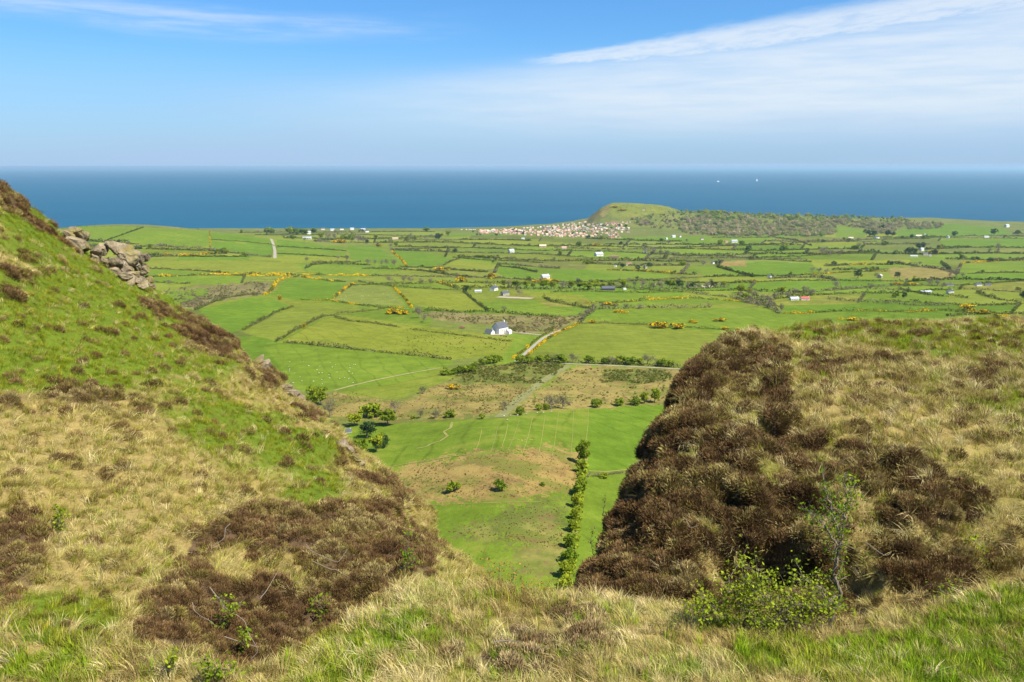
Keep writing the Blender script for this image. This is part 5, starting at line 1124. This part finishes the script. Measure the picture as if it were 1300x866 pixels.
# low growth over the rough ground (countless)
def clump_proto(nm, rng, n, thin):
    mb = MB(); d = rng.normal(size=(n, 3)); d /= np.linalg.norm(d, axis=1, keepdims=True); d[:, 2] = np.abs(d[:, 2]); mb.leaves(d * rng.uniform(.5, 1, (n, 1)) * (.6, .6, .8), .22, rng, thin, .3)
    return bpy.data.objects.new(nm, mb.mesh(nm, [M_BLADE]))
PC = protos('scrub_clumps', [clump_proto('scrub_clump', wr, 60, t) for t in (.5, .35, .6, .25)])
def cover(name, label, poly, n, size, pal, seed):
    global WPT
    r = np.random.default_rng(seed); q = np.array(poly, float); x = r.uniform(q[:, 0].min(), q[:, 0].max(), n * 4); y = r.uniform(q[:, 1].min(), q[:, 1].max(), n * 4)
    s_ = inpoly(x + 5 * vnoise(x / 9, y / 5, seed), y + 2.5 * vnoise(x / 9, y / 5, seed + 1), poly) & (vnoise(x / 11, y / 4.5, seed + 2) + r.normal(0, .35, len(x)) > -.1)
    WPT = hit(x[s_][:n], y[s_][:n]); wood(name, label, np.ones(len(WPT), bool), PC, size, pal, seed)
OL = [(.14,.17,.03),(.18,.19,.04),(.10,.13,.025),(.24,.21,.07)]; RU = [(.30,.19,.06),(.22,.14,.05),(.34,.25,.09),(.20,.18,.05)]; TN = [(.36,.28,.11),(.28,.22,.08),(.20,.19,.05),(.15,.17,.035)]
cover('rushes', 'rushes and scrub filling the green rectangle by the lane', [(570,483),(598,465),(670,461),(718,463),(690,487),(590,487)], 1500, 1.2, OL, 21)
cover('scrub', 'low green scrub below the lane near the mound', [(768,470),(852,470),(850,487),(763,485)], 600, 1.1, OL, 22)
cover('scrub', 'scrub and tussocks on the bleached ground below the lane', [(690,492),(724,467),(770,468),(850,490),(840,512),(745,516),(660,520)], 500, .9, TN + OL, 23)
cover('moor_grass', 'tan moor grass and rushes around the gorse clump', [(405,500),(450,500),(510,512),(545,490),(575,488),(685,490),(648,522),(560,531),(425,531)], 1500, .7, TN, 24)
cover('bracken', 'rusty dead bracken on the tan patch of the lower pasture', [(490,606),(530,588),(600,574),(700,568),(734,580),(730,620),(640,632),(508,632)], 1100, .42, RU + TN, 25)
cover('bracken', 'brown bracken lowest in the gap left of the tree line', [(565,672),(625,660),(655,642),(718,636),(712,700),(640,688),(590,682)], 500, .36, RU + OL, 26)
cover('scrub', 'grey purple scrub behind the left crest', [(208,369),(290,361),(342,358),(334,374),(290,379),(250,391),(232,389)], 900, 1.7, [(.26,.21,.12),(.20,.17,.09),(.15,.16,.05)], 27)
cover('moor_grass', 'brown moor growth behind the white farmhouse', [(532,398),(560,397),(690,402),(738,402),(704,420),(664,423),(640,413),(560,407)], 700, 1.2, [(.26,.2,.1),(.2,.17,.07),(.16,.16,.05)], 28)
cover('scrub', 'scrub and gorse over the headland and the bank joining it to the wood', [(752,276),(775,261),(832,262),(880,272),(900,296),(850,292),(800,283),(770,282)], 420, 3.2, [(.17,.20,.05),(.13,.15,.04),(.24,.24,.07),(.40,.32,.04)], 30)
cover('tussocks', 'rush tussocks in the wide yellowish field', [(520,415),(640,428),(652,431),(640,447),(540,452),(480,440)], 260, .8, OL, 29)
# ------------------------------------------------------------------ sheep and ships
b_ = MB()
def blobmesh(mb, c, r, m, n=8, k_=6):
    V = [];
    for i in range(k_ + 1):
        t = pi * i / k_
        for j in range(n): V.append((c[0] + r[0] * cos(t), c[1] + r[1] * sin(t) * cos(2*pi*j/n), c[2] + r[2] * sin(t) * sin(2*pi*j/n)))
    mb.add(V, [(i*n+j, i*n+(j+1)%n, (i+1)*n+(j+1)%n, (i+1)*n+j) for i in range(k_) for j in range(n)], m=m)
blobmesh(b_, (0, 0, .62), (.62, .3, .32), 0); blobmesh(b_, (.66, 0, .62), (.2, .12, .13), 1); blobmesh(b_, (.5, 0, .68), (.22, .17, .18), 0)
for x in (-.35, .38):
    for y in (-.13, .13): b_.tube([(x, y, .45), (x + .02, y, .2), (x, y, -.02)], [.07, .05, .045], 5, 1)
SM = b_.mesh('sheep', [M_WOOL, M_SHEEPFACE], True); shr = random.Random(2)
for i in range(34):
    x, y = shr.uniform(365, 452), shr.uniform(459, 488)
    o = obj('sheep', SM, None, at(x, y), (0, 0, shr.uniform(0, 6.28)), shr.uniform(.55, .75)); tag(o, 'white sheep grazing in the wide bright green field behind the left slope', 'sheep', 'sheep of the bright green field')
for i in range(46):
    x, y = shr.uniform(432, 500), shr.uniform(366, 386)
    o = obj('sheep', SM, None, at(x, y), (0, 0, shr.uniform(0, 6.28)), shr.uniform(.5, .75)); tag(o, 'white sheep grazing in the pale dotted pasture', 'sheep', 'sheep of the pale dotted pasture')
for x, y in [(640,529),(648,528.5),(657,528),(668,526.5),(682,525),(690,524.5),(700,523.5),(644,534)]:
    o = obj('sheep', SM, None, at(x, y), (0, 0, shr.uniform(0, 6.28)), .65); tag(o, 'cream sheep strung along the top edge of the lower pasture', 'sheep', 'sheep along the lower pasture edge')
def ship(label, px, py, L, sail):
    s0 = float(slope(py)); y = -CAMZ / s0; x = float(xper(px, py)) * y
    h = MB(); w = L * .14; V = []
    for z, f in ((-1, .86), (L * .09, 1.0)):
        for a, bb in ((-.5, .7), (-.2, 1), (.2, 1), (.38, .6), (.5, 0.05)):
            V += [(a * L * f, -bb * w / 2, z), (a * L * f, bb * w / 2, z)]
    Q = []
    for i in range(4): Q += [(2*i, 2*i+2, 12+2*i, 10+2*i), (2*i+1, 11+2*i, 13+2*i, 2*i+3), (10+2*i, 12+2*i, 13+2*i, 11+2*i)]
    Q += [(0, 10, 11, 1)]; h.add(V, Q)
    o = obj('ship', h.mesh('hull', [M_WHITE]), None, (x, y, 0), (0, 0, .3)); tag(o, label, 'ship')
    c = MB(); c.box(-L*.42, L*.18, -w*.38, w*.38, L*.09, L*.2); c.box(-L*.3, L*.1, -w*.3, w*.3, L*.2, L*.28 + sail); obj('superstructure', c.mesh('superstructure', [M_WHITE]), o)
    c = MB(); c.tube([(-L*.15, 0, L*.2), (-L*.17, 0, L*.4 + sail)], L*.03, 8); obj('funnel', c.mesh('funnel', [M_WHITE]), o)
ship('low white ship, left of the two far out at sea', 912, 231, 70, 0)
ship('taller white ship, right of the two far out at sea', 961, 230, 60, 24)

# ------------------------------------------------------------------ rocks
m, k, b = material('lichened_rock')
g = k.new('ShaderNodeNewGeometry'); P = g.outputs['Position']
r1 = k.noise(P, 2.5, 6, 0.65); r2 = k.noise(P, 9.0, 5, 0.7); r3 = k.noise(P, 1.1, 3, 0.6)
c = k.mix(k.sm(r1, .35, .65), (.12, .092, .058), (.29, .235, .15)); c = k.mix(k.sm(r2, .58, .7, 0, .8), c, (.40, .36, .27)); c = k.mix(k.sm(r3, .5, .66, 0, .75), c, (.20, .17, .045))
c = k.mix(k.sm(r2, .38, .3, 0, .7), c, (.06, .045, .035))
k.l.new(c, b.inputs['Base Color']); b.inputs['Roughness'].default_value = .92
bp = k.new('ShaderNodeBump'); bp.inputs['Strength'].default_value = .9; bp.inputs['Distance'].default_value = .06; k.l.new(r2, bp.inputs['Height']); k.l.new(bp.outputs[0], b.inputs['Normal'])
M_ROCK = m
import bmesh
def rock_mesh(seed, flat=1.0):
    rng = np.random.default_rng(seed); bm = bmesh.new(); bmesh.ops.create_icosphere(bm, subdivisions=4, radius=1)
    nr_ = np.concatenate([np.concatenate([np.eye(3), -np.eye(3)]) + rng.normal(0, .28, (6, 3)), rng.normal(size=(5, 3))]); nr_ /= np.linalg.norm(nr_, axis=1, keepdims=True); hh = rng.uniform(.55, .95, 11)
    V = np.array([v.co[:] for v in bm.verts]); d = V @ nr_.T; d = np.where(d > .05, hh / np.maximum(d, .05), 9).min(1); d = np.minimum(d, 1.25)
    n3 = vnoise(V[:, 0] * 3 + V[:, 2] * 2, V[:, 1] * 3 - V[:, 2] * 1.3, seed) * .09 + vnoise(V[:, 0] * 9 + V[:, 2] * 5, V[:, 1] * 9 - V[:, 2] * 4, seed + 1) * .045
    V = V * (d + n3)[:, None] * (1, 1, flat)
    for v, q in zip(bm.verts, V): v.co = q
    me = bpy.data.meshes.new('rock'); bm.to_mesh(me); bm.free(); me.materials.append(M_ROCK); return me
RM = [rock_mesh(60 + i, f) for i, f in enumerate((.8, 1.0, .7, .9, 1.1, .75))]
rk = random.Random(8)
def outcrop(label, base, stones, dy=0.0):
    """base: picture place the outcrop grows from; stones: picture x, y, radius in pixels, depth step"""
    p0 = fg(*base); e = obj('rock_outcrop', None, None, p0); tag(e, label, 'rocks')
    for x, y, r, s_ in stones:
        q = pt(x, y + 3.0, p0[1] + dy + s_); rad = .9 * r * q[1] / FPX
        obj('rock', rk.choice(RM), e, q - p0, (rk.uniform(-.6, .6), rk.uniform(-.6, .6), rk.uniform(0, 6.28)), (rad * rk.uniform(.9, 1.5), rad * rk.uniform(.9, 1.5), rad * rk.uniform(.75, 1.25)))
outcrop('upper smaller rock outcrop on the left crest', (92, 312), [(88,296,9,.3),(98,293,11,.5),(106,297,9,.8),(96,305,10,.2),(105,308,9,.6),(100,316,8,.2),(88,306,8,.1)], .1)
outcrop('lower broken rock outcrop on the left crest', (150, 348), [(123,316,7,.4),(130,314,7,.7),(120,326,9,.2),(131,328,8,.5),(152,313,12,.9),(162,322,13,.8),(174,322,9,1.2),(182,324,8,1.5),(146,330,12,.3),(158,336,12,.5),(172,334,9,1.0),(180,338,8,1.4),(134,338,8,.1),(144,342,9,.1),(155,348,9,.1),(166,346,10,.4),(164,354,7,.1),(175,351,8,.6),(180,358,7,.4),(186,358,6,1.2),(192,361,5,1.4),(189,352,6,1.5)], .1)
outcrop('dark crevice rocks breaking the edge of the left slope', (335, 466), [(328,456,9,.2),(337,460,10,.2),(333,471,9,.0),(341,472,8,.2)], -.15)
outcrop('pinkish weathered rocks at the edge of the left slope', (372, 500), [(364,490,8,.2),(371,497,9,.2),(378,504,9,.2),(384,512,8,.2)], -.15)
outcrop('grey pink scree slab at the edge of the slope beside the tree clump', (446, 572), [(436,560,7,.2),(443,568,9,.2),(449,577,9,.2),(455,586,9,.2),(460,595,8,.2)], -.15)
outcrop('small pale stones beside the heather of the right mound', (748, 752), [(742,755,2.4,.1),(746,752,2,.0)], 0)
for i, (x, y, r, lb) in enumerate([(641,846,7,'pale lichened stone lowest in the front grass'),(648,836,5,'small pale stone above the lowest one in the front grass'),(672,836,5,'small pale stone right of the others in the front grass')]):
    q = fg(x, y); rad = r * q[1] / FPX; tag(obj('stone', RM[i], None, q + (0, 0, rad * .2), (.3, .2, i), (rad, rad, rad * .7)), lb, 'stone')

# ------------------------------------------------------------------ shrubs and twigs on the near slopes
sr = np.random.default_rng(33)
M_BRANCH = plain('branch_bark', (.19, .155, .115), .9, .3, 6.0); M_GREYTWIG = plain('grey_twig', (.21, .18, .14), .9, .2, 8.0)
def shrub(label, name, base, stems, leaf=M_FRESH, nleaf=900, spread=.12, lsize=.03, off=.0, bark=M_BRANCH, cat='shrub', only=None, clus=3.0):
    """stems: lists of picture points (x, y, depth step), thickness in metres at the base"""
    p0 = fg(*base); e = obj(name, None, None, p0); tag(e, label, cat); tips = []
    for path, r0 in stems:
        pts = []
        for i in range(len(path) - 1):
            a, b2 = np.array(path[i], float), np.array(path[i + 1], float)
            for t in np.linspace(0, 1, 5, endpoint=False): pts.append(a + (b2 - a) * t)
        pts.append(np.array(path[-1], float)); pts = np.array(pts)
        W3 = pt(pts[:, 0], pts[:, 1], p0[1] + off + pts[:, 2]) - p0; W3[1:-1] += sr.normal(0, .012, W3[1:-1].shape)
        mb = MB(); mb.tube(W3, np.linspace(r0, r0 * .28, len(W3)), 6)
        if nleaf:
            for i in range(2, len(W3)):                      # side twigs
                for _ in range(3):
                    q = W3[i] + sr.normal(0, spread, 3) * (1, 1, .9) + (0, 0, .04); mb.tube([W3[i], (W3[i] + q) / 2 + sr.normal(0, .015, 3), q], [r0 * .25, r0 * .18, r0 * .08], 3); tips += [W3[i] + (q - W3[i]) * u for u in (.5, .8, 1.0)]
        obj('branch', mb.mesh('branch', [bark], True), e)
    if nleaf:
        tips = np.array(tips); i = sr.integers(0, len(tips), nleaf); L = tips[i] + sr.normal(0, spread / clus, (nleaf, 3))
        mb = MB(); mb.leaves(L, lsize, sr, .7, .5); o = obj('leaves', mb.mesh('leaves', [leaf]), e); o['kind'] = 'stuff'
    return e
shrub('tall slender shrub with fresh leaves against the dark heather of the right mound', 'shrub', (1040, 792), [
 ([(1052,795,.0),(1066,752,.0),(1058,728,-.05),(1062,700,-.1),(1064,672,-.1)], .030), ([(1062,718,-.05),(1068,690,-.05),(1072,660,.0),(1074,630,.05),(1072,602,.1)], .018),
 ([(1064,675,-.1),(1056,652,-.15),(1050,632,-.2),(1046,612,-.2)], .014), ([(1062,690,-.1),(1046,668,-.2),(1034,655,-.2),(1024,648,-.2)], .014), ([(1068,660,.0),(1078,646,0),(1082,625,.05)], .010)], M_FRESH, 900, .10, .022, -.15)
shrub('low spreading green shrub filling the hollow under the right mound', 'shrub', (965, 800), [
 ([(1060,756,0),(1040,768,-.1),(1010,785,-.15),(985,790,-.2)], .02), ([(1050,790,0),(1055,770,-.1),(1040,745,-.1),(1020,735,-.1)], .016), ([(1000,795,0),(985,770,-.1),(960,752,-.1),(938,742,-.15)], .018),
 ([(960,798,0),(950,775,-.1),(930,755,-.1),(925,735,-.1)], .016), ([(930,795,0),(915,775,-.1),(900,765,-.15),(885,770,-.2)], .016), ([(940,798,0),(955,770,-.1),(965,745,-.1),(962,722,-.1)], .014), ([(1000,796,0),(1020,770,-.1),(1030,750,-.1)], .012),
 ([(900,792,0),(888,778,-.1),(876,772,-.15)], .010), ([(975,797,0),(990,780,-.2),(1010,765,-.25),(1030,770,-.3)], .012), ([(950,795,0),(945,760,-.15),(950,735,-.15)], .012)], M_FRESH, 3600, .17, .023, -.05)
for lb, base, stems, n, sp_ in [
 ('fresh green sapling in the heather hollow, nearest the bare twigs', (282, 790), [([(282,795,0),(286,775,-.1),(278,758,-.1)], .008), ([(282,795,0),(296,775,-.1),(304,764,-.1)], .007)], 150, .07),
 ('small green sprig low in the heather hollow', (312, 826), [([(306,832,0),(312,815,-.1),(310,804,-.1)], .006)], 80, .05),
 ('little green bramble at the bottom left of the hollow', (215, 845), [([(215,850,0),(218,836,-.1),(222,826,-.1)], .006)], 60, .05),
 ('green bramble at the foot of the hollow beside the grass bank', (272, 858), [([(262,862,0),(275,855,-.1),(292,850,-.1)], .008), ([(272,864,0),(268,850,-.1),(262,840,-.1)], .006)], 170, .07),
 ('bright green sapling on the edge of the slope above the gap', (508, 722), [([(508,730,0),(515,715,-.05),(522,704,-.05)], .007), ([(508,730,0),(512,722,-.1),(526,712,-.1)], .006), ([(512,720,0),(516,698,0),(520,676,0)], .006)], 150, .09),
 ('thin green sprig on the heather beside the gap', (520, 672), [([(518,690,0),(516,672,0),(514,662,0)], .006)], 60, .06),
 ('small dark green bush on the left slope near the edge of the frame', (75, 668), [([(75,676,0),(76,660,-.1),(72,648,-.1)], .008)], 130, .05),
 ('yellowish sprig in the middle of the heather hollow', (405, 775), [([(405,785,0),(408,772,-.1),(402,762,-.1)], .006)], 70, .08),
 ('small green plant at the right of the mound foot', (1262, 700), [([(1250,700,0),(1240,690,-.1),(1236,680,-.1)], .006)], 60, .08),
 ('yellow green plants at the foot of the mound near the right', (1205, 762), [([(1205,768,0),(1198,752,-.1),(1190,744,-.1)], .006), ([(1210,768,0),(1215,756,-.1),(1222,750,-.1)], .006)], 110, .09),
 ('sprig of fresh leaves high on the heather of the mound', (1082, 640), [([(1078,650,0),(1080,630,0),(1080,606,0)], .006)], 70, .07),
]: shrub(lb, 'sapling', base, stems, M_FRESH, n, sp_, .026, -.12)
shrub('brown budded shrub rising from the lip of the saddle', 'shrub', (637, 752), [([(637,762,.2),(636,740,.2),(634,715,.2)], .010), ([(637,762,.2),(648,740,.3),(656,724,.3)], .008), ([(636,756,.2),(622,735,.1),(622,712,.1)], .007), ([(640,760,.2),(662,746,.3),(672,740,.3)], .006), ([(636,760,.2),(616,748,.1),(610,744,.1)], .006)], M_RUST, 420, .09, .018, .1)
shrub('rusty leafed shrub at the right of the saddle lip', 'shrub', (690, 757), [([(690,764,.2),(694,752,.2),(698,744,.2)], .007), ([(686,764,.2),(680,752,.2),(676,746,.2)], .006)], M_RUST, 160, .07, .016, .1)
shrub('thin dark sapling on the left edge of the right mound', 'sapling', (766, 664), [([(766,672,0),(767,650,0),(768,630,0)], .010)], M_BUSH, 40, .04, .022, 0)
shrub('thin upright sapling lower on the left edge of the mound', 'sapling', (752, 700), [([(754,705,0),(750,688,0),(752,672,0)], .008)], M_BUSH, 50, .06, .022, 0)
for lb, pts in [('pale dead branch hooked over the top of the heather hollow', [(282,672),(285,686),(280,700),(268,712)]), ('long grey dead stem curving down the heather hollow', [(264,762),(272,776),(288,790),(302,802),(312,818),(318,836),(323,858)]), ('grey dead stem bent across the lower heather hollow', [(232,776),(238,794),(250,804),(266,814)]),
 ('dead twig crossing the foot of the hollow', [(276,828),(296,832),(318,840)]), ('tangle stem in the middle of the heather hollow', [(388,705),(402,716),(420,720),(440,712)]), ('second tangle stem in the middle of the heather hollow', [(396,722),(415,735),(432,738),(448,748)]), ('thin reddish stem leaning in the heather hollow', [(328,776),(338,760),(350,742)]),
 ('pale dead twig on the right flank of the mound', [(1104,695),(1114,702),(1130,706)]), ('dead stem lying in the front grass', [(636,838),(648,836),(656,842)]), ('bleached stem on the mound face', [(870,670),(878,680),(886,682)])]:
    q = fg(*pts[0]); wpts = []
    for x, y in pts: w3 = fg(x, y); wpts.append(w3 + FN[tuple(np.argwhere((np.abs(FD - w3).sum(-1)) < 1e-6)[0])] * .22 + np.array((0, 0, .03)))
    wpts = np.array(wpts); t = np.linspace(0, len(wpts) - 1, len(wpts) * 4); fine = np.stack([pchip(np.arange(len(wpts)), wpts[:, d], t) for d in range(3)], 1)
    mb = MB(); mb.tube(fine - wpts[0], np.linspace(.0065, .003, len(fine)), 5); tag(obj('dead_stem', mb.mesh('dead_stem', [M_GREYTWIG], True), None, wpts[0]), lb, 'twig')

# ------------------------------------------------------------------ air
HZ = 2.7e-5
hb = MB(); hb.box(-163000, 163000, -163000, 163000, -14, 312); 
m = bpy.data.materials.new('haze'); m.use_nodes = True; k = NT(m.node_tree)
for n in list(k.n):
    if n.bl_idname != 'ShaderNodeOutputMaterial': k.n.remove(n)
pv = k.new('ShaderNodeVolumePrincipled'); pv.inputs['Color'].default_value = (.52, .80, 1.0, 1); pv.inputs['Density'].default_value = HZ; pv.inputs['Anisotropy'].default_value = 0.2
k.l.new(pv.outputs[0], k.n['Material Output'].inputs['Volume'])
tag(obj('haze', hb.mesh('haze', [m])), 'thin blue sea haze over the plain', 'haze', kind='stuff')
